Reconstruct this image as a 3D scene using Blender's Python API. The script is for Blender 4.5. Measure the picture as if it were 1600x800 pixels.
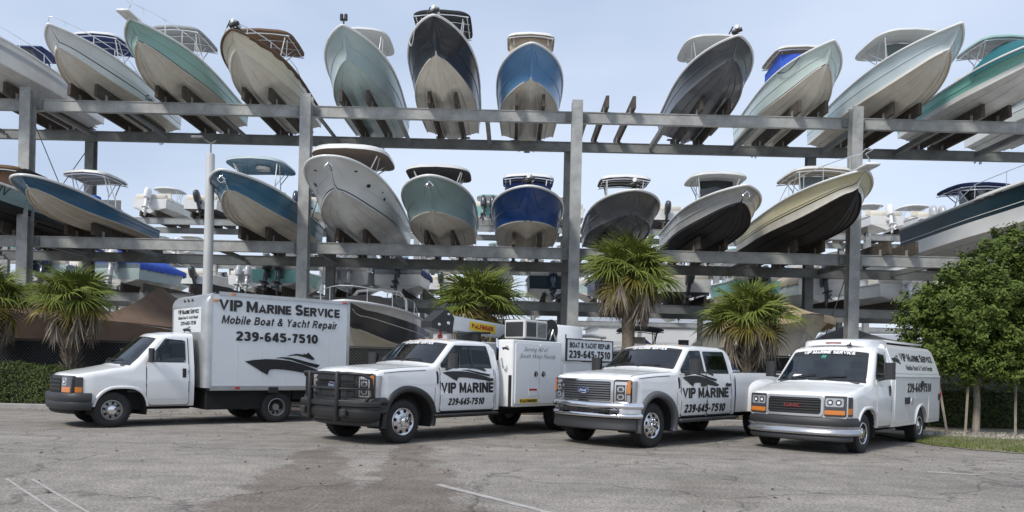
import bpy, math, random
from mathutils import Vector, Matrix
from math import sin, cos, pi, radians, sqrt, tan
for o in list(bpy.data.objects): bpy.data.objects.remove(o)
sc = bpy.context.scene
COL = sc.collection
rnd = random.Random(7)

# ------------------------------------------------------------------ camera
CAMZ = 1.52
cd = bpy.data.cameras.new('camera'); cam = bpy.data.objects.new('camera', cd); COL.objects.link(cam)
cd.sensor_width = 36; cd.lens = 26.55; cd.shift_y = 0.10625; cd.clip_end = 3000
cam.matrix_world = Matrix.Translation((0, 0, CAMZ)) @ Matrix.Rotation(radians(90), 4, 'X') @ Matrix.Rotation(radians(1.32), 4, 'Z')
sc.camera = cam
# ------------------------------------------------------------------ world, sun, exposure
SUN_EL, SUN_AZ = radians(46), radians(-140)          # azimuth measured from +Y towards +X
w = bpy.data.worlds.new('World'); sc.world = w; w.use_nodes = True
nt = w.node_tree; nt.nodes.clear()
wo = nt.nodes.new('ShaderNodeOutputWorld'); bg = nt.nodes.new('ShaderNodeBackground')
sky = nt.nodes.new('ShaderNodeTexSky'); sky.sky_type = 'NISHITA'; sky.sun_disc = False
sky.sun_elevation = SUN_EL; sky.sun_rotation = SUN_AZ; sky.dust_density = 2.0; sky.air_density = 1.2
tc = nt.nodes.new('ShaderNodeTexCoord'); mp = nt.nodes.new('ShaderNodeMapping'); mp.inputs['Scale'].default_value = (1.0, 1.0, 2.6)
nz = nt.nodes.new('ShaderNodeTexNoise'); nz.inputs['Scale'].default_value = 1.25; nz.inputs['Detail'].default_value = 5; nz.inputs['Roughness'].default_value = .5
cr = nt.nodes.new('ShaderNodeValToRGB'); cr.color_ramp.elements[0].position = .36; cr.color_ramp.elements[0].color = (3.25, 3.95, 5.3, 1)
cr.color_ramp.elements[1].position = .64; cr.color_ramp.elements[1].color = (5.1, 5.7, 6.8, 1)
mx = nt.nodes.new('ShaderNodeMix'); mx.data_type = 'RGBA'; mx.inputs[0].default_value = .80
nt.links.new(tc.outputs['Generated'], mp.inputs[0]); nt.links.new(mp.outputs[0], nz.inputs['Vector']); nt.links.new(nz.outputs[0], cr.inputs[0])
nt.links.new(sky.outputs[0], mx.inputs[6]); nt.links.new(cr.outputs[0], mx.inputs[7]); nt.links.new(mx.outputs[2], bg.inputs[0])
bg.inputs[1].default_value = .108; nt.links.new(bg.outputs[0], wo.inputs[0])
sl = bpy.data.lights.new('sun', 'SUN'); sl.energy = 2.1; sl.angle = radians(12); sl.color = (1, .95, .88)
so = bpy.data.objects.new('sun', sl); COL.objects.link(so)
sd = Vector((sin(SUN_AZ)*cos(SUN_EL), cos(SUN_AZ)*cos(SUN_EL), sin(SUN_EL)))
so.rotation_euler = sd.to_track_quat('Z', 'Y').to_euler()
sc.view_settings.view_transform = 'Standard'; sc.view_settings.look = 'None'; sc.view_settings.exposure = 0.55; sc.view_settings.gamma = 1.0
sc.render.engine = 'CYCLES'; sc.cycles.max_bounces = 6
sc.render.resolution_x = 1024; sc.render.resolution_y = 512

# ------------------------------------------------------------------ helpers
class MB:
    def __init__(s): s.v = []; s.f = []; s.m = []
    def add(s, vs, fs, m=0):
        b = len(s.v); s.v += [tuple(p) for p in vs]; s.f += [tuple(b+i for i in f) for f in fs]; s.m += [m]*len(fs); return b
    def box(s, x0, x1, y0, y1, z0, z1, m=0, bev=0.0):
        if x0 > x1: x0, x1 = x1, x0
        if y0 > y1: y0, y1 = y1, y0
        if z0 > z1: z0, z1 = z1, z0
        if bev <= 0:
            s.add([(x0,y0,z0),(x1,y0,z0),(x1,y1,z0),(x0,y1,z0),(x0,y0,z1),(x1,y0,z1),(x1,y1,z1),(x0,y1,z1)],
                  [(0,3,2,1),(4,5,6,7),(0,1,5,4),(1,2,6,5),(2,3,7,6),(3,0,4,7)], m); return
        b = min(bev, (x1-x0)*.49, (y1-y0)*.49, (z1-z0)*.49)
        ring = lambda i, z: [(x0+b+0*i if 0 else (x0+b), y0+i, z)]
        def rect(ix, z):   # 8-gon ring inset
            return [(x0+ix+b,y0+ix,z),(x1-ix-b,y0+ix,z),(x1-ix,y0+ix+b,z),(x1-ix,y1-ix-b,z),(x1-ix-b,y1-ix,z),(x0+ix+b,y1-ix,z),(x0+ix,y1-ix-b,z),(x0+ix,y0+ix+b,z)]
        k = b*.6
        rings = [rect(k, z0) if min(x1-x0, y1-y0) > 2*(k+b) else rect(0, z0), rect(0, z0+b), rect(0, z1-b), rect(k, z1) if min(x1-x0, y1-y0) > 2*(k+b) else rect(0, z1)]
        vs = sum(rings, []); fs = [tuple(range(7, -1, -1)), tuple(range(24, 32))]
        for r in range(3):
            for i in range(8):
                j = (i+1) % 8; fs.append((r*8+i, r*8+j, r*8+8+j, r*8+8+i))
        s.add(vs, fs, m)
    def obox(s, c, ax, ay, az, m=0):
        c, ax, ay, az = Vector(c), Vector(ax), Vector(ay), Vector(az)
        vs = [c+sx*ax+sy*ay+sz*az for sz in (-1,1) for sx, sy in ((-1,-1),(1,-1),(1,1),(-1,1))]
        s.add(vs, [(0,3,2,1),(4,5,6,7),(0,1,5,4),(1,2,6,5),(2,3,7,6),(3,0,4,7)], m)
    def tube(s, pts, r, n=6, m=0, closed=False, cap=True):
        pts = [Vector(p) for p in pts]; rs = r if isinstance(r, (list, tuple)) else [r]*len(pts)
        vs = []; fs = []; N = len(pts); up = None
        for i, p in enumerate(pts):
            if closed: d = pts[(i+1) % N]-pts[i-1]
            else: d = pts[min(i+1, N-1)]-pts[max(i-1, 0)]
            if d.length < 1e-9: d = Vector((0,0,1))
            d.normalize()
            if up is None:
                up = Vector((0,0,1)) if abs(d.z) < .9 else Vector((1,0,0))
            a = d.cross(up)
            if a.length < 1e-6: a = d.cross(Vector((0,1,0)))
            a.normalize(); bb = a.cross(d); up = bb
            for k in range(n):
                an = 2*pi*(k+.5)/n; vs.append(p+a*(cos(an)*rs[i])+bb*(sin(an)*rs[i]))
        for i in range(N if closed else N-1):
            for k in range(n):
                a0 = i*n+k; a1 = i*n+(k+1) % n; b0 = ((i+1) % N)*n+k; b1 = ((i+1) % N)*n+(k+1) % n
                fs.append((a0, a1, b1, b0))
        if cap and not closed:
            fs.append(tuple(range(n-1, -1, -1))); fs.append(tuple((N-1)*n+k for k in range(n)))
        s.add(vs, fs, m)
    def grid(s, rows, m=0, closed=False, mfn=None):
        nr, nc = len(rows), len(rows[0]); b = len(s.v)
        for r in rows: s.v += [tuple(p) for p in r]
        for i in range(nr-1):
            for j in range(nc if closed else nc-1):
                k = (j+1) % nc
                s.f.append((b+i*nc+j, b+i*nc+k, b+(i+1)*nc+k, b+(i+1)*nc+j)); s.m.append(mfn(i, j) if mfn else m)
        return b
    def lathe(s, prof, c, axis='Y', n=24, m=0):   # prof: (r, h) along axis
        rows = []
        for r, h in prof:
            row = []
            for k in range(n):
                a = 2*pi*k/n
                if axis == 'Y': row.append((c[0]+r*cos(a), c[1]+h, c[2]+r*sin(a)))
                elif axis == 'X': row.append((c[0]+h, c[1]+r*cos(a), c[2]+r*sin(a)))
                else: row.append((c[0]+r*cos(a), c[1]+r*sin(a), c[2]+h))
            rows.append(row)
        s.grid(rows, m, closed=True)
    def mesh(s, name, mats, smooth=None):
        me = bpy.data.meshes.new(name); me.from_pydata(s.v, [], s.f)
        for q in (mats if isinstance(mats, (list, tuple)) else [mats]): me.materials.append(q)
        if any(s.m): me.polygons.foreach_set('material_index', s.m)
        if smooth is not None:
            me.polygons.foreach_set('use_smooth', [True]*len(s.f))
            me.set_sharp_from_angle(angle=radians(smooth))
        me.update(); return me
    def build(s, name, mats, parent=None, smooth=None, loc=None):
        return link(name, s.mesh(name, mats, smooth), parent, loc)
def link(name, me, parent=None, loc=None, rz=0):
    o = bpy.data.objects.new(name, me); COL.objects.link(o)
    if parent: o.parent = parent
    if loc: o.location = loc
    if rz: o.rotation_euler.z = rz
    return o
def thing(name, label, cat, loc=(0,0,0), rz=0, group=None):
    o = bpy.data.objects.new(name, None); COL.objects.link(o); o.empty_display_size = .2
    o.location = loc; o.rotation_euler.z = rz
    tag(o, label, cat, group); return o
def tag(o, label=None, cat=None, group=None, kind=None):
    if label: o['label'] = label
    if cat: o['category'] = cat
    if group: o['group'] = group
    if kind: o['kind'] = kind
    return o
def copy_tree(o, parent=None):
    c = o.copy(); COL.objects.link(c)
    if parent: c.parent = parent
    for ch in list(o.children): copy_tree(ch, c)
    return c
def lerp(a, b, t): return a+(b-a)*t
def pl(pts, x):      # piecewise linear
    if x <= pts[0][0]: return pts[0][1]
    for (a, b), (c, d) in zip(pts, pts[1:]):
        if x <= c: return b+(d-b)*(x-a)/(c-a)
    return pts[-1][1]
def ps(pts, x):      # piecewise with smoothstep-free cosine easing off: catmull style
    if x <= pts[0][0]: return pts[0][1]
    if x >= pts[-1][0]: return pts[-1][1]
    for i in range(len(pts)-1):
        if x <= pts[i+1][0]:
            x0, y0 = pts[i]; x1, y1 = pts[i+1]
            sl0 = (y1-pts[i-1][1])/(x1-pts[i-1][0]) if i > 0 else (y1-y0)/(x1-x0)
            sl1 = (pts[i+2][1]-y0)/(pts[i+2][0]-x0) if i+2 < len(pts) else (y1-y0)/(x1-x0)
            h = x1-x0; t = (x-x0)/h
            return (2*t**3-3*t*t+1)*y0+(t**3-2*t*t+t)*h*sl0+(-2*t**3+3*t*t)*y1+(t**3-t*t)*h*sl1

MATS = {}
def mat(name, col, rough=.5, metal=0., coat=0., var=.0, vscale=3., vcol=None, bump=0., bscale=30., streak=False, spec=.5, fine=0.):
    if name in MATS: return MATS[name]
    m = bpy.data.materials.new(name); m.use_nodes = True; t = m.node_tree; p = t.nodes['Principled BSDF']
    p.inputs['Base Color'].default_value = (*col, 1); p.inputs['Roughness'].default_value = rough; p.inputs['Metallic'].default_value = metal
    p.inputs['Coat Weight'].default_value = coat; p.inputs['Coat Roughness'].default_value = .06; p.inputs['Specular IOR Level'].default_value = spec
    tcn = t.nodes.new('ShaderNodeTexCoord')
    if var:
        n = t.nodes.new('ShaderNodeTexNoise'); n.inputs['Scale'].default_value = vscale; n.inputs['Detail'].default_value = 6; n.inputs['Roughness'].default_value = .62
        mpn = t.nodes.new('ShaderNodeMapping')
        if streak: mpn.inputs['Scale'].default_value = (3, 3, .35)
        oi = t.nodes.new('ShaderNodeObjectInfo'); ad = t.nodes.new('ShaderNodeVectorMath'); ad.operation = 'MULTIPLY_ADD'
        ad.inputs[1].default_value = (37, 17, 23)
        t.links.new(oi.outputs['Random'], ad.inputs[0]); t.links.new(tcn.outputs['Object'], ad.inputs[2])
        t.links.new(ad.outputs[0], mpn.inputs[0]); t.links.new(mpn.outputs[0], n.inputs['Vector'])
        r = t.nodes.new('ShaderNodeValToRGB'); r.color_ramp.elements[0].position = .36; r.color_ramp.elements[1].position = .66
        vc = vcol or tuple(c*(1-var) for c in col)
        r.color_ramp.elements[0].color = (*[lerp(a, b, 1 if not vcol else var) for a, b in zip(col, vc)], 1); r.color_ramp.elements[1].color = (*col, 1)
        t.links.new(n.outputs[0], r.inputs[0]); out = r.outputs[0]
        if fine:
            n2 = t.nodes.new('ShaderNodeTexNoise'); n2.inputs['Scale'].default_value = bscale*2; n2.inputs['Detail'].default_value = 3
            t.links.new(tcn.outputs['Object'], n2.inputs['Vector'])
            mm = t.nodes.new('ShaderNodeMix'); mm.data_type = 'RGBA'; mm.blend_type = 'MULTIPLY'; mm.inputs[0].default_value = fine
            rr = t.nodes.new('ShaderNodeValToRGB'); rr.color_ramp.elements[0].position = .35; rr.color_ramp.elements[1].position = .6; rr.color_ramp.elements[0].color = (.3,.3,.3,1)
            t.links.new(n2.outputs[0], rr.inputs[0]); t.links.new(out, mm.inputs[6]); t.links.new(rr.outputs[0], mm.inputs[7]); out = mm.outputs[2]
        t.links.new(out, p.inputs['Base Color'])
    if bump:
        n = t.nodes.new('ShaderNodeTexNoise'); n.inputs['Scale'].default_value = bscale; n.inputs['Detail'].default_value = 4
        b = t.nodes.new('ShaderNodeBump'); b.inputs['Strength'].default_value = bump; b.inputs['Distance'].default_value = .02
        t.links.new(tcn.outputs['Object'], n.inputs['Vector']); t.links.new(n.outputs[0], b.inputs['Height']); t.links.new(b.outputs[0], p.inputs['Normal'])
    MATS[name] = m; return m
def P_(m): return m.node_tree.nodes['Principled BSDF']

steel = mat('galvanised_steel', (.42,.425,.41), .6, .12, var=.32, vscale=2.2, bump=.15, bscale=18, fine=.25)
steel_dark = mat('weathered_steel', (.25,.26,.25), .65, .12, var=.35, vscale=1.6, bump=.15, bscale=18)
wood_bunk = mat('bunk_carpet', (.095,.078,.062), .9, var=.45, vscale=4, bump=.5, bscale=60)
alu = mat('aluminium_tube', (.75,.76,.77), .28, .85)
white_gel = mat('white_gelcoat', (.80,.80,.78), .25, coat=.4, var=.10, vscale=1.2)
off_white = mat('cream_gelcoat', (.66,.62,.53), .3, coat=.3, var=.12, vscale=1.2)
black_pl = mat('black_plastic', (.018,.018,.019), .45)
def glass(name, tint, refl=.06):
    m = bpy.data.materials.new(name); m.use_nodes = True; t = m.node_tree; t.nodes.clear(); N = t.nodes.new; L = t.links.new
    o = N('ShaderNodeOutputMaterial'); tr = N('ShaderNodeBsdfTransparent'); tr.inputs[0].default_value = (*tint, 1)
    gl = N('ShaderNodeBsdfGlossy'); gl.inputs['Roughness'].default_value = .02; gl.inputs['Color'].default_value = (.95,.97,1,1)
    ge = N('ShaderNodeNewGeometry'); dt = N('ShaderNodeVectorMath'); dt.operation = 'DOT_PRODUCT'; L(ge.outputs['Incoming'], dt.inputs[0]); L(ge.outputs['Normal'], dt.inputs[1])
    def M(op, x, y=None):
        q = N('ShaderNodeMath'); q.operation = op
        for i_, v_ in enumerate((x, y)):
            if v_ is None: continue
            if isinstance(v_, (int, float)): q.inputs[i_].default_value = v_
            else: L(v_, q.inputs[i_])
        return q.outputs[0]
    fr = M('MULTIPLY', M('POWER', M('SUBTRACT', 1.0, M('ABSOLUTE', dt.outputs['Value'])), 5.0), .95)      # Schlick, the same from both sides
    mx_ = N('ShaderNodeMixShader'); ad = N('ShaderNodeMath'); ad.operation = 'ADD'; ad.inputs[1].default_value = refl; ad.use_clamp = True
    L(fr, ad.inputs[0]); L(ad.outputs[0], mx_.inputs[0]); L(tr.outputs[0], mx_.inputs[1]); L(gl.outputs[0], mx_.inputs[2]); L(mx_.outputs[0], o.inputs[0]); return m
glass_dk = mat('tinted_glass', (.012,.016,.018), .04, spec=.8)
rubber = mat('tyre_rubber', (.022,.022,.022), .8, var=.3, vscale=9, bump=.3, bscale=50)
chrome = mat('chrome', (.78,.78,.79), .10, 1.0)
alloy = mat('polished_alloy', (.62,.62,.63), .22, 1.0)

# text as flat mesh data, in (x, y) units where capitals are about 1 high
TXT = {}
def text2d(body, bold=.0, shear=0., small=0., sx=1., spacing=1.):
    key = (body, bold, shear, small, sx, spacing)
    if key in TXT: return TXT[key]
    c = bpy.data.curves.new('lettering', 'FONT'); c.body = body; c.size = 1.37; c.offset = bold; c.shear = shear; c.space_character = spacing
    c.resolution_u = 3
    if small:
        c.small_caps_scale = small
        for i, ch in enumerate(body):
            if ch.islower(): c.body_format[i].use_small_caps = True
    o = bpy.data.objects.new('lettering', c); COL.objects.link(o)
    bpy.context.view_layer.update()
    dg = bpy.context.evaluated_depsgraph_get(); e = o.evaluated_get(dg); me = e.to_mesh()
    vs = [(v.co.x*sx, v.co.y) for v in me.vertices]; fs = [tuple(p.vertices) for p in me.polygons]
    e.to_mesh_clear(); bpy.data.objects.remove(o); bpy.data.curves.remove(c)
    x0 = min(v[0] for v in vs); vs = [(v[0]-x0, v[1]) for v in vs]
    TXT[key] = (vs, fs, max(v[0] for v in vs)); return TXT[key]
def letter(body, fn, x, y, h, parent, m, width=None, bold=.02, shear=0., small=0., spacing=1., name='lettering', center=False):
    """fn(a, b) -> point on the surface; x, y lower left in surface units, h capital height, width total"""
    bw_ = max(0., bold); vs, fs, W = text2d(body, min(bold, .012), shear, small, 1., spacing if bold < .02 else spacing*1.05)
    k = (width/W) if width else h
    off = -W*k/2 if center else 0
    mb = MB(); d = bw_*h
    for i, (sx_, sy_) in enumerate([(0, 0)] if bw_ <= 0 else [(-1,-.6),(1,-.6),(-1,.6),(1,.6),(0,0)]):
        P = [fn(x+off+a*k+sx_*d, y+b*h+sy_*d) for a, b in vs]
        if i and len(P) > 2:      # keep the layers a hair apart
            q = fn(x+off+.01, y); r_ = fn(x+off, y+.01); c_ = fn(x+off, y); nn = (q-c_).cross(r_-c_)
            if nn.length > 0: nn.normalize(); P = [p+nn*(.0004*i) for p in P]
        mb.add(P, fs)
    return mb.build(name, m, parent)
LOGO = [[(434,422),(470,414),(520,409),(570,409),(620,414),(680,430),(730,448),(778,470),(758,480),(700,473),(650,464),(600,457),(560,455),(540,458),(534,466),(530,482),(505,468),(470,444)],
        [(560,403),(590,398),(625,399),(665,408),(710,420),(762,432),(748,446),(712,438),(670,424),(630,411),(595,405)],
        [(606,396),(625,391),(655,389),(690,396),(725,408),(738,404),(724,390),(706,372),(699,381),(680,379),(690,384),(655,380),(625,387)]]
def logo(fn, x, y, w_, h_, parent, m):
    mb = MB()
    for poly in LOGO:
        vs = [fn(x+(a-434)/344*w_, y+(482-b)/110*h_) for a, b in poly]
        mb.add(vs, [tuple(range(len(vs)-1, -1, -1))])
    return mb.build('boat_emblem', m, parent)
decal_black = mat('decal_black', (.012,.012,.013), .4)
decal_white = mat('decal_white', (.8,.8,.8), .5)
# heavy grotesque lettering drawn with strokes; cap height 1
def _arc(cx, cy, rx, ry, a0, a1, n=12): return [(cx+rx*cos(radians(lerp(a0, a1, k/n))), cy+ry*sin(radians(lerp(a0, a1, k/n)))) for k in range(n+1)]
S_ = .20; H_ = S_/2; X_ = .72        # stroke, half stroke, x height
def _glyphs():
    h, t, m = H_, 1-H_, .5; G = {}
    G['I'] = (.22, [[(.11,0),(.11,1)]]); G['V'] = (.80, [[(.09,1.),(.40,.06),(.71,1.)]])
    G['P'] = (.70, [[(h,0),(h,1)], [(h,t),(.40,t)]+_arc(.40,.70,.20,.20,90,-90)+[(h,.50)]])
    G['B'] = (.74, [[(h,0),(h,1)], [(h,t),(.40,t)]+_arc(.40,.72,.18,.18,90,-90)+[(h,.54)], [(.3,.52),(.42,.52)]+_arc(.42,.31,.22,.21,90,-90)+[(h,h)]])
    G['R'] = (.74, [[(h,0),(h,1)], [(h,t),(.42,t)]+_arc(.42,.71,.19,.19,90,-90)+[(h,.52)], [(.38,.50),(.64,0)]])
    G['M'] = (.92, [[(h,0),(h,1)], [(.92-h,0),(.92-h,1)], [(.12,.97),(.46,.12),(.80,.97)]]); G['A'] = (.80, [[(.08,0),(.40,.97),(.72,0)], [(.2,.26),(.6,.26)]])
    G['N'] = (.76, [[(h,0),(h,1)], [(.76-h,0),(.76-h,1)], [(.12,.94),(.64,.06)]]); G['E'] = (.62, [[(h,0),(h,1)], [(h,t),(.60,t)], [(h,h),(.61,h)], [(h,m),(.56,m)]])
    G['F'] = (.60, [[(h,0),(h,1)], [(h,t),(.58,t)], [(h,m),(.52,m)]]); G['L'] = (.60, [[(h,0),(h,1)], [(h,h),(.58,h)]]); G['T'] = (.68, [[(.34,0),(.34,1)], [(0,t),(.68,t)]])
    G['H'] = (.74, [[(h,0),(h,1)], [(.64,0),(.64,1)], [(h,m),(.64,m)]]); G['Y'] = (.76, [[(.08,1),(.38,.46),(.68,1)], [(.38,.5),(.38,0)]])
    G['S'] = (.70, [_arc(.35,.70,.24,.20,20,270)[:]+_arc(.35,.30,.25,.20,90,-160)]); G['C'] = (.74, [_arc(.39,.5,.29,.40,42,318,18)]); G['G'] = (.78, [_arc(.39,.5,.29,.40,42,345,18), [(.42,.44),(.68,.44),(.68,.10)]])
    G['O'] = (.80, [_arc(.40,.5,.30,.40,0,360,22)]); G['0'] = (.62, [_arc(.31,.5,.21,.40,0,360,22)]); G['1'] = (.46, [[(.32,0),(.32,1)], [(.04,.72),(.14,.74),(.26,.84),(.30,.98)]])
    G['2'] = (.62, [_arc(.31,.68,.21,.22,165,-30)+[(.10,.14)], [(.04,h),(.60,h)]]); G['3'] = (.62, [_arc(.30,.71,.19,.19,160,-85), _arc(.30,.30,.21,.20,95,-165)])
    G['5'] = (.62, [[(.55,t),(.14,t),(.11,.52)], _arc(.30,.34,.21,.24,130,-160)]); G['6'] = (.62, [_arc(.31,.31,.20,.21,0,360,18), _arc(.36,.48,.26,.43,60,185)])
    G['7'] = (.58, [[(.03,t),(.50,t)], [(.50,.97),(.34,.60),(.22,0)]]); G['4'] = (.64, [[(.44,0),(.44,1)], [(.42,.95),(.08,.32)], [(.02,.27),(.63,.27)]]); G['9'] = (.62, [_arc(.31,.69,.20,.21,0,360,18), _arc(.26,.52,.26,.43,240,365)])
    G['8'] = (.62, [_arc(.31,.71,.18,.19,0,360,16), _arc(.31,.29,.21,.20,0,360,16)]); G['-'] = (.36, [[(.03,.38),(.33,.38)]])
    G['&'] = (.80, [[(.74,.0),(.26,.62)]+_arc(.36,.76,.14,.14,200,-20)+[(.46,.62),(.22,.44)]+_arc(.30,.28,.20,.18,130,300)+[(.50,.16),(.68,.46)]])
    r = .25; cy = .36; ry = .27
    G['o'] = (.66, [_arc(.33,cy,.23,ry,0,360,18)]); G['b'] = (.66, [[(h,0),(h,1)], _arc(.34,cy,.22,ry,0,360,16)]); G['p'] = (.66, [[(h,-.26),(h,X_)], _arc(.34,cy,.22,ry,0,360,16)])
    G['i'] = (.22, [[(.11,0),(.11,.72)], [(.11,.84),(.11,1)]]); G['l'] = (.22, [[(.11,0),(.11,1)]]); G['e'] = (.64, [_arc(.32,cy,.22,ry,-45,-360,16), [(.14,.38),(.50,.38)]])
    G['a'] = (.62, [_arc(.28,.21,.18,.14,0,360,14), [(.50,0),(.50,.45)]+_arc(.30,.46,.20,.17,0,150)]); G['t'] = (.40, [[(.20,.92),(.20,.16)]+_arc(.30,.16,.10,.08,180,280), [(.02,.64),(.38,.64)]])
    G['c'] = (.60, [_arc(.32,cy,.22,ry,45,315,16)]); G['h'] = (.62, [[(h,0),(h,1)], _arc(.31,.41,.21,.22,180,0)+[(.52,0)]]); G['r'] = (.42, [[(h,0),(h,X_)], _arc(.30,.40,.20,.24,180,80)])
    G[' '] = (.30, []); return G
GLY = _glyphs()
def stroke_text(body, fn, x, y, h, width, parent, m, wt=1., shear=0., center=False, sp=.10, name='lettering'):
    tot = sum(GLY[c][0]+sp for c in body)-sp; kx = width/tot; mb = MB(); cx = x-(width/2 if center else 0); lay = 0
    c0 = Vector(fn(x, y)); nn = (Vector(fn(x+.01, y))-c0).cross(Vector(fn(x, y+.01))-c0); nn = nn.normalized() if nn.length > 0 else Vector((0,0,0))
    for ch in body:
        w_, strokes = GLY[ch]
        for si, st in enumerate(strokes):
            hw = H_*wt; L_, R_ = [], []; n = len(st)
            closed = n > 4 and abs(st[0][0]-st[-1][0])+abs(st[0][1]-st[-1][1]) < .001
            for i, p in enumerate(st):
                if closed: a = st[i-1] if i > 0 else st[-2]; b = st[i+1] if i < n-1 else st[1]
                else: a = st[max(0, i-1)]; b = st[min(n-1, i+1)]
                d1 = (p[0]-a[0], p[1]-a[1]); d2 = (b[0]-p[0], b[1]-p[1])
                l1 = sqrt(d1[0]**2+d1[1]**2); l2 = sqrt(d2[0]**2+d2[1]**2)
                if l1 < 1e-6: d1, l1 = d2, l2
                if l2 < 1e-6: d2, l2 = d1, l1
                n1 = (-d1[1]/l1, d1[0]/l1); n2 = (-d2[1]/l2, d2[0]/l2); nx, ny = n1[0]+n2[0], n1[1]+n2[1]; l = sqrt(nx*nx+ny*ny) or 1; nx /= l; ny /= l
                k = hw/max(.45, nx*n1[0]+ny*n1[1]); L_.append((p[0]+nx*k, p[1]+ny*k)); R_.append((p[0]-nx*k, p[1]-ny*k))
            f = lambda q: Vector(fn(cx+(q[0]+shear*q[1])*kx, y+max(-.3 if ch == 'p' else 0., min(1.0, q[1]))*h))+nn*(.0005*(si % 3))
            mb.grid([[f(q) for q in R_], [f(q) for q in L_]])
        cx += (w_+sp)*kx
    return mb.build(name, m, parent)
def caps(words, fn, x, y, w_, h_, parent, m, wt=1.2):      # small caps: first letters larger
    items = []; total = 0
    for wd in words:
        for s_, k in ([(wd, 1.0)] if wd == 'VIP' else [(wd[0], 1.0), (wd[1:], .82)]):
            W = (sum(GLY[c][0]+.10 for c in s_)-.10)*k; items.append((s_, k, total, W)); total += W+.11
        total += .26
    sc_ = w_/(total-.37)
    for s_, k, t0, W in items: stroke_text(s_, fn, x+t0*sc_, y, h_*k, W*sc_, parent, m, wt*(1/k)**.3)
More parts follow.
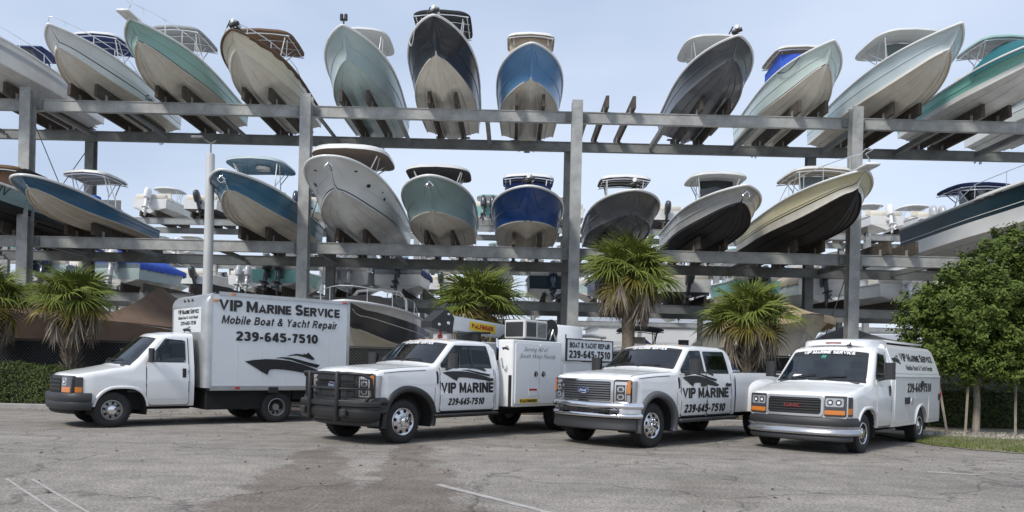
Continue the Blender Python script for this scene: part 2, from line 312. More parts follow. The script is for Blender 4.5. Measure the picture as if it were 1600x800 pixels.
# ------------------------------------------------------------------ ground
def asphalt():
    m = bpy.data.materials.new('asphalt'); m.use_nodes = True; t = m.node_tree; p = t.nodes['Principled BSDF']; N = t.nodes.new; L = t.links.new
    g = N('ShaderNodeNewGeometry'); pos = g.outputs['Position']
    def noise(s, d=5, r=.6, vec=pos, dist=0.):
        n = N('ShaderNodeTexNoise'); n.inputs['Scale'].default_value = s; n.inputs['Detail'].default_value = d; n.inputs['Roughness'].default_value = r
        n.inputs['Distortion'].default_value = dist; L(vec, n.inputs['Vector']); return n.outputs[0]
    def ramp(f, a, ca, b, cb):
        r = N('ShaderNodeValToRGB'); r.color_ramp.elements[0].position = a; r.color_ramp.elements[1].position = b
        r.color_ramp.elements[0].color = (*ca, 1); r.color_ramp.elements[1].color = (*cb, 1); L(f, r.inputs[0]); return r.outputs[0]
    def mix(f, a, b, mode='MIX'):
        x = N('ShaderNodeMix'); x.data_type = 'RGBA'; x.blend_type = mode
        if isinstance(f, float): x.inputs[0].default_value = f
        else: L(f, x.inputs[0])
        L(a, x.inputs[6]); L(b, x.inputs[7]); return x.outputs[2]
    def math(op, a, b=None, c=None):
        x = N('ShaderNodeMath'); x.operation = op
        for i, q in enumerate((a, b, c)):
            if q is None: continue
            if isinstance(q, (int, float)): x.inputs[i].default_value = q
            else: L(q, x.inputs[i])
        return x.outputs[0]
    base = ramp(noise(.35, 6, .6), .3, (.262,.243,.218), .7, (.345,.320,.288))
    grain = ramp(noise(27, 4, .85), .36, (.38,.37,.36), .62, (1.34,1.34,1.34))
    col = mix(1., base, grain, 'MULTIPLY')
    blot = ramp(noise(2.3, 5, .7), .35, (.80,.80,.80), .65, (1.12,1.11,1.10)); col = mix(1., col, blot, 'MULTIPLY')
    # long damp, darker run-off stain shaped like two tongues
    sp = N('ShaderNodeSeparateXYZ'); L(pos, sp.inputs[0]); X, Y = sp.outputs[0], sp.outputs[1]
    wob = math('MULTIPLY', math('SUBTRACT', noise(1.1, 7, .68), .5), 1.5)
    def tongue(x0, slope, y0, y1, w0, w1):
        cx = math('ADD', math('MULTIPLY', math('SUBTRACT', Y, y0), slope), x0)
        d = math('ABSOLUTE', math('ADD', math('SUBTRACT', X, cx), wob))
        ww = math('ADD', math('MULTIPLY', math('SUBTRACT', Y, y0), (w1-w0)/(y1-y0)), w0)
        f = math('SUBTRACT', ww, d); f = math('MULTIPLY', f, 9.); cl = N('ShaderNodeClamp'); L(f, cl.inputs[0])
        e = N('ShaderNodeClamp'); L(math('MULTIPLY', math('SUBTRACT', y1, Y), 3.), e.inputs[0])
        e2 = N('ShaderNodeClamp'); L(math('MULTIPLY', math('SUBTRACT', Y, y0), 3.), e2.inputs[0])
        return math('MULTIPLY', math('MULTIPLY', cl.outputs[0], e.outputs[0]), e2.outputs[0])
    f1 = tongue(-1.9, -.17, 5.5, 13.4, 1.15, .22); f2 = tongue(-.75, -.125, 5.5, 14.4, .85, .30); f3 = tongue(2.4, .15, 8.3, 10.6, .5, .7)
    st = math('MAXIMUM', math('MAXIMUM', f1, f2), math('MULTIPLY', f3, .35))
    stain = ramp(st, 0., (1,1,1), 1., (.72,.68,.66)); col = mix(1., col, stain, 'MULTIPLY')
    # oil drips
    v = N('ShaderNodeTexVoronoi'); v.inputs['Scale'].default_value = .55; L(pos, v.inputs['Vector'])
    oil = ramp(math('ADD', v.outputs['Distance'], math('MULTIPLY', noise(3.), .25)), .13, (.62,.62,.62), .22, (1,1,1)); col = mix(.8, col, oil, 'MULTIPLY')
    # cracks
    vc = N('ShaderNodeTexVoronoi'); vc.feature = 'DISTANCE_TO_EDGE'; vc.inputs['Scale'].default_value = .28
    dv = N('ShaderNodeVectorMath'); dv.operation = 'ADD'; nn = N('ShaderNodeTexNoise'); nn.inputs['Scale'].default_value = 1.4; nn.inputs['Detail'].default_value = 6; L(pos, nn.inputs['Vector'])
    L(pos, dv.inputs[0]); L(nn.outputs[1], dv.inputs[1]); L(dv.outputs[0], vc.inputs['Vector'])
    ck = ramp(vc.outputs['Distance'], .003, (.40,.40,.40), .011, (1,1,1)); col = mix(.62, col, ck, 'MULTIPLY')
    # lighter rectangular repair patches and tyre-polished lanes
    br = N('ShaderNodeTexBrick'); br.inputs['Scale'].default_value = .16; br.inputs['Color1'].default_value = (1,1,1,1); br.inputs['Color2'].default_value = (.90,.90,.91,1); br.inputs['Mortar'].default_value = (.82,.82,.82,1); br.inputs['Mortar Size'].default_value = .004
    dv2 = N('ShaderNodeVectorMath'); dv2.operation = 'MULTIPLY_ADD'; dv2.inputs[1].default_value = (.08,.08,.0); L(nn.outputs[1], dv2.inputs[0]); L(pos, dv2.inputs[2]); L(dv2.outputs[0], br.inputs['Vector'])
    col = mix(.55, col, br.outputs['Color'], 'MULTIPLY')
    mpx = N('ShaderNodeMapping'); mpx.inputs['Scale'].default_value = (.10, 1.1, 1); mpx.inputs['Rotation'].default_value = (0, 0, -.18); L(pos, mpx.inputs[0])
    lane = ramp(noise(1.3, 3, .5, mpx.outputs[0]), .42, (.88,.88,.88), .58, (1.06,1.06,1.05)); col = mix(.8, col, lane, 'MULTIPLY')
    L(col, p.inputs['Base Color']); p.inputs['Roughness'].default_value = .92; p.inputs['Specular IOR Level'].default_value = .25
    b = N('ShaderNodeBump'); b.inputs['Strength'].default_value = .35; b.inputs['Distance'].default_value = .01; L(noise(80, 3, .7), b.inputs['Height']); L(b.outputs[0], p.inputs['Normal'])
    return m
KY = 20.9
mb = MB(); mb.box(-400, 400, -30, 1500, -.5, -.004); tag(mb.build('ground', mat('sandy_ground', (.36,.34,.29), .95, var=.4, vscale=.2, bump=.4, bscale=9)), kind='structure')
mb = MB(); mb.box(-60, 60, -10, KY, -.3, 0); tag(mb.build('asphalt_lot', asphalt()), kind='structure')
conc = mat('kerb_concrete', (.36,.35,.33), .9, var=.35, vscale=2, bump=.3, bscale=25)
mb = MB(); mb.box(-60, 9.6, KY, KY+.16, -.2, .13, bev=.02); tag(mb.build('kerb', conc), kind='structure')
mb = MB(); mb.box(-60, 60, KY+.16, 24.6, -.1, .05); tag(mb.build('mulch_bed', mat('mulch', (.16,.12,.09), .95, var=.6, vscale=9, bump=.9, bscale=30, fine=.6)), kind='structure')
mb = MB(); mb.box(-60, 60, 24.6, 80, -.1, .02); tag(mb.build('rack_yard', mat('rack_yard_gravel', (.50,.475,.43), .95, var=.3, vscale=1.5, bump=.4, bscale=25, fine=.4)), kind='structure')
# faded parking lines, painted 4 mm above the asphalt, worn along their edges
paint = mat('worn_line_paint', (.44,.43,.41), .9, var=.9, vscale=9, vcol=(.28,.265,.245))
def stripe(p0, p1, wd, nm='parking_line'):
    p0, p1 = Vector((*p0, .005)), Vector((*p1, .005)); d = (p1-p0); n = max(2, int(d.length/.25)); side = Vector((-d.y, d.x, 0)).normalized()*wd/2; r = random.Random(int(p0.x*100))
    rows = [[p0+d*i/n-side*r.uniform(.8, 1.05), p0+d*i/n+side*r.uniform(.8, 1.05)] for i in range(n+1)]
    m = MB(); m.grid(rows); tag(m.build(nm, paint), kind='structure')
stripe((-6.09, 9.14), (-4.1, 7.0), .035); stripe((-5.80, 9.17), (-3.7, 6.9), .035)
stripe((-0.9, 9.45), (.9, 7.2), .11); stripe((6.5, 11.75), (7.2, 11.55), .14)
stripe((-13.5, 19.0), (-9.9, 19.3), .10); stripe((4.3, 15.6), (5.5, 17.6), .10)
# grass verge at the right with a soft uneven edge
r = random.Random(3); vs = []; edge = [(9.6,20.9),(9.3,19.3),(9.05,17.6),(9.0,16.3),(9.5,15.2),(10.2,14.6),(11.5,14.3),(14,14.2),(20,14.4),(60,15)]
edge = [p for a, b in zip(edge, edge[1:]) for p in [(lerp(a[0],b[0],k/6)+r.uniform(-.07,.07), lerp(a[1],b[1],k/6)+r.uniform(-.07,.07)) for k in range(6)]]+[(60,15)]
mb = MB(); n = len(edge); mb.add([(x,y,.012) for x, y in edge]+[(x,KY,.05) for x, y in edge], [(i,i+1,n+i+1,n+i) for i in range(n-1)])
tag(mb.build('verge', mat('sandy_soil', (.30,.27,.20), .95, var=.45, vscale=3, bump=.6, bscale=30, fine=.5)), kind='structure')
grass = mat('grass_blades', (.10,.14,.03), .7, var=.5, vscale=1.2, vcol=(.22,.21,.08))
mb = MB()
for i in range(26000):
    x = 9.0+r.random()**1.6*11; y = r.uniform(14.3, 18.2)
    ex = pl([(9.0,16.0),(9.5,15.2),(10.2,14.7),(11.5,14.35),(20,14.4)], x)
    if y < ex+r.random()*.35 or (x < 9.5 and y > 17.4): continue
    if ((x-12.1)/1.6)**2+((y-19.6)/1.9)**2 < 1: continue
    if r.random() < .25*(1+sin(x*3.1)*cos(y*4.3)): continue
    h = r.uniform(.03,.085); a = r.uniform(0, pi); dx, dy = cos(a)*.010, sin(a)*.010; lx, ly = r.uniform(-.04,.04), r.uniform(-.04,.04)
    mb.add([(x-dx,y-dy,.01),(x+dx,y+dy,.01),(x+lx,y+ly,.012+h)], [(0,1,2)])
tag(mb.build('grass', grass), 'patchy green grass on the verge beside the small parked service van', 'grass', kind='stuff')
# pale mulch ring and loose stones round the young tree
mb = MB()
for i in range(900):
    a = r.uniform(0, 2*pi); q = sqrt(r.random())*1.75; s_ = r.uniform(.02,.06); x, y = 12.1+cos(a)*q*1.2, 19.3+sin(a)*q*.8
    z = .03; mb.add([(x+s_*cos(a+k*2.1)*r.uniform(.7,1.2), y+s_*sin(a+k*2.1), z-.01) for k in range(3)]+[(x,y,z+s_*.6)], [(0,1,3),(1,2,3),(2,0,3)])
tag(mb.build('gravel', mat('pale_gravel', (.50,.47,.42), .9, var=.5, vscale=8)), 'pale stones and mulch scattered round the young tree trunk', 'gravel', kind='stuff')
# ------------------------------------------------------------------ steel boat racks
POSTS = [-28.6, -18.4, -7.93, 2.23, 12.7, 23.1]
TOPZ, MIDZ = 10.95, 5.78
def ibeam(mb, x0, x1, y, z, h=.42, w_=.20, m=0):      # runs along X: two flanges and a web set toward the camera side
    mb.box(x0, x1, y-w_/2, y+w_/2, z+h/2-.03, z+h/2, m); mb.box(x0, x1, y-w_/2, y+w_/2, z-h/2, z-h/2+.03, m)
    mb.box(x0, x1, y-.07, y-.045, z-h/2+.03, z+h/2-.03, m)
def post_mesh(name, h, w_=.40, d=.40, m=steel):
    mb = MB(); mb.box(-w_/2, w_/2, -d/2, -d/2+.035, 0, h); mb.box(-w_/2, w_/2, d/2-.035, d/2, 0, h); mb.box(-.02, .02, -d/2+.035, d/2-.035, 0, h)
    mb.box(-w_/2-.08, w_/2+.08, -d/2-.08, d/2+.08, 0, .03)
    for k in range(-3, 4):      # bolted clip angles at each level
        pass
    return mb.mesh(name, m)
rack1 = thing('boat_rack', 'tall grey steel rack nearest the camera, two levels of boats behind the parked trucks', 'boat rack', (0, 28.6, 0))
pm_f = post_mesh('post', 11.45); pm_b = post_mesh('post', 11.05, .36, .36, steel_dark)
for x in POSTS:
    link('post', pm_f, rack1, (x, -.23, .02)); link('post', pm_b, rack1, (x, 4.05, .02))
for i, (a, b) in enumerate(zip(POSTS, POSTS[1:])):
    for z in (TOPZ, MIDZ):
        mb = MB(); ibeam(mb, a+.0, b-.0, 0.08, z)
        # bolt heads and splice plates near the posts
        for xx in (a+.30, b-.30):
            for dz in (-.12, 0, .12): mb.box(xx-.02, xx+.02, -.02, .02, z+dz-.02, z+dz+.02)
        mb.build('beam', steel, rack1)
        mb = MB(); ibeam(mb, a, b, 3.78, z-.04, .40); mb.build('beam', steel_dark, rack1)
        for xx, sg in ((a, 1), (b, -1)):      # bolted clip plates on both sides of each post
            mb = MB(); mb.box(xx+sg*.20, xx+sg*.42, -.075, -.06, z-.17, z+.17)
            for dz in (-.11, 0, .11):
                for dx in (.27, .36): mb.box(xx+sg*dx-.018, xx+sg*dx+.018, -.09, -.075, z+dz-.018, z+dz+.018)
            mb.build('clip_plate', steel_dark, rack1)
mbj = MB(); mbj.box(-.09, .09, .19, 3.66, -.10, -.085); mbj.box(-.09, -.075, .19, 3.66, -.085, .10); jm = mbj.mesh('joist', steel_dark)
for z in (TOPZ, MIDZ):
    for a, b in zip(POSTS, POSTS[1:]):
        for k in (0, 1, 2, 3):
            xx = lerp(a, b, k/3)+(.33 if k == 0 else (-.33 if k == 3 else 0)); 
            if k in (1, 2): link('joist', jm, rack1, (xx, 0, z-.02))
            elif k == 0: link('joist', jm, rack1, (xx, 0, z-.02))
bkm = MB(); 
vs = [(-.06,-.55,.00),(.06,-.55,.00),(.06,5.0,0),(-.06,5.0,0),(-.06,-.50,.46),(.06,-.50,.46),(.06,5.0,.46),(-.06,5.0,.46)]
bkm.add(vs, [(0,3,2,1),(4,5,6,7),(0,1,5,4),(1,2,6,5),(2,3,7,6),(3,0,4,7)])
bunk_m = bkm.mesh('bunk', wood_bunk)
brm = MB(); brm.box(-.14,.14,-.10,.10,0,.012); brm.box(.066,.078,-.08,.08,.012,.22); brm.box(-.078,-.066,-.08,.08,.012,.22); brk_m = brm.mesh('bracket', steel)
SLOT = [-23.1, -19.6, -16.2, -12.95, -9.73, -6.1, -2.82, .45, 3.83, 7.36, 10.98, 14.45, 17.8, 21.3]
for z in (TOPZ, MIDZ):
    for X in SLOT:
        if X < -19.9 or X > 18.4 or (z == MIDZ and X in (-12.95,)): continue
        if z == MIDZ and X == 17.8: X = 18.9
        for dx in (-.5, .5):
            b = link('bunk', bunk_m, rack1, (X+dx, 0, z+.212))
            link('bracket', brk_m, b, (0, .08, 0)); link('bracket', brk_m, b, (0, 3.78, -.035))
def rod(pts, r, nm='brace_cable', par=rack1, m=steel_dark):
    mb = MB(); mb.tube(pts, r, 6); mb.build(nm, m, par)
for (xa, xb) in ((-18.4, -15.6), (12.7, 9.9)):
    pass
rod([(-18.4,4.0,5.9),(-18.4,-.1,10.6)], .018); rod([(-18.4,4.0,10.6),(-18.4,-.1,6.0)], .018)
rod([(-7.93,4.0,5.9),(-7.93,-.1,10.6)], .018); rod([(-7.93,4.0,10.6),(-7.93,-.1,6.0)], .018)
rod([(12.7,4.0,.6),(10.9,3.9,5.6)], .02); rod([(10.9,4.0,5.6),(12.6,3.9,3.0)], .02); rod([(12.7,-.1,5.7),(12.7,4.,.6)], .02)
# light pole in front of the rack
lp = thing('light_pole', 'pale tapered pole rising behind the box truck, capped below the top rack level', 'light pole', (-10.62, 26.2, 0))
mb = MB(); mb.lathe([(.18,0),(.165,4),(.14,8.55),(.12,8.6),(.0,8.6)], (0,0,0), 'Z', 16); mb.build('pole', mat('pale_pole', (.52,.53,.52), .6, var=.2, vscale=1.5, streak=True), lp, 40)
mb = MB(); mb.tube([(0,0,8.6),(0,0,8.95)], .03); mb.tube([(0,0,8.95),(-.32,-.1,9.12)], .025); mb.tube([(0,0,8.95),(.22,-.1,9.02)], .025); mb.build('bracket', steel_dark, lp)
mb = MB(); mb.box(-.62,-.22,-.2,0,9.08,9.17, bev=.02); mb.build('floodlight', steel_dark, lp)

# ------------------------------------------------------------------ boats
def gel(name, c, **k): return mat('gelcoat_'+name, c, .35, coat=.3, var=k.get('var', .12), vscale=.9, bump=0)
bottom_cream = mat('stained_hull_bottom', (.72,.68,.60), .42, coat=.15, var=.40, vscale=1.1, vcol=(.46,.38,.27))
bottom_white = mat('white_hull_bottom', (.74,.73,.70), .38, coat=.2, var=.25, vscale=.9)
bottom_black = mat('black_antifouling', (.022,.022,.025), .6, var=.5, vscale=2.5)
canvas_brown = mat('brown_canvas', (.14,.085,.05), .85, bump=.2, bscale=40)
canvas_navy = mat('navy_canvas', (.015,.03,.12), .8, bump=.2, bscale=40)
canvas_black = mat('black_canvas', (.02,.02,.023), .8, bump=.2, bscale=40)
canvas_blue = mat('bright_blue_canvas', (.02,.08,.45), .75, bump=.2, bscale=40)
canvas_teal = mat('teal_canvas', (.01,.12,.14), .75, bump=.2, bscale=40)
canvas_tan = mat('tan_canvas', (.42,.34,.25), .85, bump=.3, bscale=20, var=.15)
grey_rub = mat('grey_rubrail', (.55,.55,.55), .4)
vinyl = mat('cream_vinyl', (.62,.58,.50), .6)

class Hull:
    def __init__(s, L=7, B=2.55, Hb=1.5, Hs=1.0, fl=.8, q=.93, p=3.1, tc=.93, dead=19, pk=3.4, chf=.90, ch=.06):
        s.L, s.B, s.Hb, s.Hs, s.fl, s.q, s.p, s.tc, s.dead, s.pk, s.chf, s.ch = L, B, Hb, Hs, fl, q, p, tc, dead, pk, chf, ch
    def ws(s, t):
        u = max(0, (t-.38)/.62); return s.B/2*(.93+.07*min(1, t/.4))*max(0, (1-u**s.p))**s.q
    def wc(s, t):
        if t >= s.tc: return 0.
        u = max(0, (t-.25)/(s.tc-.25)); return s.B/2*s.chf*(.94+.06*min(1, t/.3))*(1-u**2.7)**.85
    def zk(s, t):
        u = max(0, (t-.45)/.55); return s.Hb*u**s.pk
    def zc(s, t): return s.zk(t)+s.wc(t)*tan(radians(s.dead+24*t**2.5))
    def zs(s, t): return lerp(s.Hs, s.Hb, t**1.7)
    def side(s, t, v):     # v 0..1 chine -> sheer, returns half width and z
        a, b = s.wc(t)+s.ch*min(1, s.wc(t)*4), s.ws(t)
        if b < a: a = b
        e = 1+s.fl*max(0, (t-.25)/.75)**1.4
        za = s.zc(t)
        return a+(b-a)*v**e, lerp(za, s.zs(t), v)
    def P(s, t, v, sg=1, off=0.):
        x, z = s.side(t, v); return Vector((sg*(x+off), -t*s.L-off*.3, z-off*.1))
    def T(s, n): return [1-(1-i/n)**1.7 for i in range(n+1)]

def hull_parts(h, root, m_side, m_bot, m_stripe=None, m_rail=None, stripe=(0,.07), boot=None, n=34, strakes=True, m_two=None, two=None):
    T = h.T(n); nv = 20
    mb = MB(); rows = []
    for t in T:
        row = []
        for sg in (-1, 1):
            vs_ = range(nv, -1, -1) if sg == -1 else range(nv+1)
            for k in vs_: row.append(h.P(t, k/nv, sg))
        rows.append(row)
    def mf(i, j):
        k = (nv-1-j) if j < nv else (j-nv-1)
        if j == nv: return 0
        f = k/nv
        if m_stripe and stripe[0] <= f+.001 < stripe[1]: return 1
        if boot and f+.001 < boot: return 2
        if two and f+.001 > two: return 3
        return 0
    # skip the middle column (between chines): that is the bottom's
    L_, R_ = [r[:nv+1] for r in rows], [r[nv+1:] for r in rows]
    def mfl(i, j): return mf(i, j)
    def mfr(i, j): return mf(i, j+nv+1)
    mb.grid(L_, mfn=mfl); mb.grid(R_, mfn=mfr)
    # transom
    row = rows[0]; mb.add(row, [tuple(range(len(row)-1, -1, -1))])
    sidem = [m_side, m_stripe or m_side, m_bot, m_two or m_side]
    hs = mb.build('hull', sidem, root, 35)
    mb = MB(); rows = []
    for t in T:
        if t > h.tc+.02: break
        w_, zc_, zk_ = h.wc(t), h.zc(t), h.zk(t); row = []
        cw = h.ch*min(1, w_*4)
        for sg in (-1, 1):
            pts = [(w_*k/6, lerp(zk_, zc_, k/6)+.03*sin(pi*k/6)*min(1, w_)) for k in range(7)]
            # lifting strakes as small steps
            if strakes:
                pts2 = []
                for k, (x_, z_) in enumerate(pts):
                    if k in (2, 4) and t < h.tc-.10: pts2 += [(x_, z_), (x_+.045*min(1,w_), z_-.022*min(1,w_)), (x_+.050*min(1,w_), z_+.022*min(1,w_))]
                    elif k in (2, 4): pts2 += [(x_, z_)]*3
                    else: pts2.append((x_, z_))
                pts = pts2
            pts.append((w_+cw, zc_-.012*min(1, w_*3)))
            q = [Vector((sg*x_, -t*h.L, z_)) for x_, z_ in pts]
            row += (q[::-1] if sg == -1 else q[1:])
        rows.append(row)
    mb.grid(rows); row = rows[0]; mb.add(row, [tuple(range(len(row)-1, -1, -1))])
    hb = mb.build('hull_bottom', m_bot, root, 22)
    if strakes:
        for sg in (-1, 1):
            for fr, t1 in ((.36, .10), (.70, .05)):
                pts = [Vector((sg*h.wc(t)*fr, -t*h.L, lerp(h.zk(t), h.zc(t), fr)+.03*sin(pi*fr)*min(1, h.wc(t))-.012)) for t in T if t < h.tc-t1]
                mb = MB(); mb.tube(pts, [.026]*(len(pts)-3)+[.02,.014,.004], 5); mb.build('strake', m_bot, root, 60)
            pts = [Vector((sg*(h.wc(t)+h.ch*.6*min(1, h.wc(t)*4)), -t*h.L, h.zc(t)-.012)) for t in T if t < h.tc-.01]
            mb = MB(); mb.tube(pts, .030, 5); mb.build('chine_rail', m_bot, root, 60)
            pts = [h.P(t, .52, sg, .002) for t in T if t < .97]
            mb = MB(); mb.tube(pts, .016, 5); mb.build('spray_rail', m_side, root, 60)
        mb = MB(); mb.tube([Vector((0, -t*h.L, h.zk(t)-.008)) for t in T if t < h.tc+.02], .020, 5); mb.build('keel_strip', m_bot, root, 60)
        for sg in (-1, 1): mb = MB(); mb.box(sg*.55-.2, sg*.55+.2, .0, .22, .16, .19); mb.build('trim_tab', steel_dark, root)
    # rub rail
    if m_rail is not None:
        pts = [h.P(t, 1, -1, .015) for t in T]+[h.P(t, 1, 1, .015) for t in T[::-1][1:]]
        mb = MB(); mb.tube(pts, .045, 6); mb.build('rub_rail', m_rail, root, 60)
    # deck, cambered
    mb = MB(); rows = []
    for t in T:
        w_, z_ = h.ws(t)-.01, h.zs(t)
        rows.append([Vector((w_*k/4, -t*h.L, z_+.10*(1-(k/4)**2)*min(1, w_)*(1 if t > .55 else 0) - (.0 if t > .55 else (0 if abs(k) == 4 else .35)))) for k in range(-4, 5)])
    mb.grid(rows); mb.build('deck', white_gel, root, 40)
    return hs, hb

def sup(w_, l_, n=28, e=.45):
    return [(w_/2*abs(cos(a))**e*(1 if cos(a) >= 0 else -1), l_/2*abs(sin(a))**e*(1 if sin(a) >= 0 else -1)) for a in [2*pi*k/n for k in range(n)]]
def top(root, h, t, w_, l_, up, m_top, m_under, m_pole=alu, style='soft', pitch=.0, glass=False, legs=True, thick=.07, camber=.10, side_curtain=None):
    up += .12; w_ *= 1.06; cy = -t*h.L; z0 = h.zs(t)+up
    sub = thing_part('t_top', root)
    mb = MB(); out = sup(w_, l_, e=.5 if style == 'hard' else .3); n = len(out)
    def zz(x, y, d): return z0+camber*(1-(2*x/w_)**2)-camber*(2*y/l_)**2*.5-y*pitch+d
    rings = [(1., -thick*.5), (1., thick*.3), (.93, thick), (.6, thick*1.25), (0.01, thick*1.3)]
    rows = [[(x*k, cy+y*k, zz(x*k, y*k, d)) for x, y in out] for k, d in rings]
    mb.grid(rows, closed=True); s0 = mb.build('roof', m_top, sub, 50)
    mb = MB(); rings = [(1., -thick*.5), (.9, -thick*.55), (.5, -thick*.5), (.01, -thick*.5)]
    rows = [[(x*k, cy+y*k, zz(x*k, y*k, d)-.004) for x, y in out][::-1] for k, d in rings]
    mb.grid(rows, closed=True); mb.build('headliner', m_under, sub, 50)
    if style == 'soft':
        mb = MB()
        for k in (-.45, -.15, .15, .45): mb.tube([(w_*.47*f, cy+l_*k, zz(w_*.47*f, l_*k, -thick-.03)) for f in (-1,-.5,0,.5,1)], .018)
        for f in (-.44, .44): mb.tube([(w_*f, cy+l_*k, zz(w_*f, l_*k, -thick-.03)) for k in (-.46,0,.46)], .02)
        mb.build('roof_frame', m_pole, sub)
    if legs:
        for sx in (-1, 1):
            xb = min(.62, h.ws(t)*.6)
            for (ya, yb) in ((-.30*l_, -.16*l_), (.34*l_, .12*l_)):
                mb = MB(); mb.tube([(sx*w_*.36, cy+ya, zz(w_*.36, ya, -thick)), (sx*(xb+.02), cy+yb, z0-up*.45), (sx*xb, cy+yb, h.zs(t)-.3)], .024)
                mb.build('support_pole', m_pole, sub)
            mb = MB(); mb.tube([(sx*w_*.37, cy-.2*l_, zz(w_*.37, -.2*l_, -thick)), (sx*(xb+.02), cy+.12*l_, z0-up*.6)], .016); mb.tube([(sx*w_*.37, cy+.2*l_, zz(w_*.37, .2*l_, -thick)), (sx*(xb+.02), cy-.16*l_, z0-up*.6)], .016)
            mb.build('cross_brace', m_pole, sub)
    if glass:
        mb = MB(); xb = .60
        rows = [[(x, cy-.17*l_-.16*(1-abs(x/xb)**2)-(.0 if z < 1 else -.12), lerp(h.zs(t)-.05, z0-.10, z)) for x in (-xb, -xb/2, 0, xb/2, xb)] for z in (0, .5, 1)]
        mb.grid(rows); mb.build('windscreen', glass_dk if glass == 'dark' else glass_boat, sub, 60)
        mb = MB(); r0 = [rows[0][0], rows[1][0], rows[2][0], rows[2][2], rows[2][4], rows[1][4], rows[0][4]]
        mb.tube([(a, b-.01, c) for a, b, c in r0], .022); mb.build('windscreen_frame', black_pl if glass == 'dark' else white_gel, sub)
    return sub
glass_boat = mat('boat_windscreen', (.10,.13,.14), .05, spec=.8)
def thing_part(name, parent):
    o = bpy.data.objects.new(name, None); COL.objects.link(o); o.parent = parent; return o
def console(root, h, t, w_=.85, l_=.9, hh=.75, m=white_gel, m_seat=vinyl):
    mb = MB(); cy = -t*h.L; z = h.zs(t)-.35
    mb.box(-w_/2, w_/2, cy-l_/2, cy+l_/2, z, z+hh, bev=.08); mb.build('console', m, root, 40)
    mb = MB(); mb.box(-w_*.5, w_*.5, cy+l_/2+.35, cy+l_/2+.85, z, z+.75, bev=.06); mb.box(-w_*.5, w_*.5, cy+l_/2+.80, cy+l_/2+.9, z+.75, z+1.1, bev=.04); mb.build('helm_seat', m_seat, root, 40)
def bow_rail(root, h, t0=.45, up=.45, over=0.0, m=alu):
    T = [lerp(t0, .985, k/12) for k in range(13)]
    A = [h.P(t, 1, -1, -.06)+Vector((0,0,up*min(1, (k+1)/3))) for k, t in enumerate(T)]
    Bq = [Vector((-p.x, p.y, p.z)) for p in A]
    if over: A.append(Vector((-.12, -h.L-over, A[-1].z+.03))); Bq.append(Vector((.12, -h.L-over, A[-1].z+.0)))
    A.insert(0, h.P(t0-.02, 1, -1, -.06)); Bq.insert(0, h.P(t0-.02, 1, 1, -.06))
    mb = MB(); mb.tube(A+Bq[::-1], .016)
    for k in (2, 5, 8, 11):
        for S, sg in ((A, -1), (Bq, 1)):
            p = S[k+1]; q = h.P(T[k], 1, sg, -.06); mb.tube([p, q], .013, 5)
    mb.build('bow_rail', m, root)
def anchor(root, h, side=0.02, down=.28):
    y = -h.L; z = h.Hb
    t = .985; p = h.P(.97, .72, 1); mb = MB()
    mb.tube([(0, -h.L*.955, z-.36), (0, -h.L-.02, z-.22)], .03); mb.tube([(-.12,-h.L-.02,z-.34),(0,-h.L-.05,z-.22),(.12,-h.L-.02,z-.34)], .032)
    mb.tube([(-.12,-h.L+.02,z-.36),(0,-h.L-.04,z-.44),(.12,-h.L+.02,z-.36)], .026); mb.build('anchor', chrome, root, 60)
def troll(root, h, m=None):
    mb = MB(); z = h.zs(.93)+.12; y = -h.L*.97
    mb.tube([(.25, y+1.35, z+.10), (.02, y-.02, z+.16)], .030); mb.tube([(-.16, y+.02, z+.12), (.16, y-.10, z+.20)], .07, 10); mb.box(-.09,.09,y+.02,y+.5,z-.08,z+.10, bev=.03)
    mb.tube([(-.26,y-.02,z+.05),(-.14,y-.04,z+.30)], .022); mb.build('trolling_motor', black_pl, root, 50)
    mb = MB(); mb.tube([(.10,y+.25,z+.20),(.02,y-.02,z+.27),(-.04,y-.14,z+.27)], [.06,.085,.07], 10); mb.build('motor_head', white_gel, root, 50)
def pulpit(root, h, m=white_gel):
    mb = MB(); z = h.Hb; mb.box(-.22,.22,-h.L-.55,-h.L+.5,z+.0,z+.09, bev=.03); mb.build('pulpit', m, root, 50)
def engine(root, h, dx, m, tilt=.35, s=1.):
    e = thing_part('outboard', root); e.location = (dx, .28, h.Hs-.12); e.rotation_euler.x = tilt
    mb = MB(); prof = [(.10,.0),(.19,.05),(.21,.25),(.20,.5),(.15,.66),(.05,.72),(.0,.72)]
    rows = [[(r_*cos(a)*.95*s, r_*sin(a)*1.45*s+.12, zz*s) for a in [2*pi*k/14 for k in range(14)]] for r_, zz in prof]
    mb.grid(rows, closed=True); mb.build('cowling', m, e, 50)
    mb = MB(); mb.box(-.07*s,.07*s,.02,.26*s,-.85*s,.02, bev=.03); mb.box(-.15*s,.15*s,-.04,.42*s,-.60*s,-.56*s); mb.tube([(0,-.10,-.86*s),(0,.36*s,-.86*s)], [.03,.08], 8); mb.box(-.012,.012,.02,.2*s,-1.1*s,-.86*s)
    for k in range(3):
        a = 2.09*k; mb.obox((.10*cos(a), .40*s, -.86*s+.10*sin(a)), (.09*cos(a), .02, .09*sin(a)), (-.05*sin(a), .02, .05*cos(a)), (0,.006,0))
    mb.box(-.12,.12,-.30,.02,-.25,.12, bev=.02); mb.build('lower_unit', m if m is not white_gel else white_gel, e, 40)
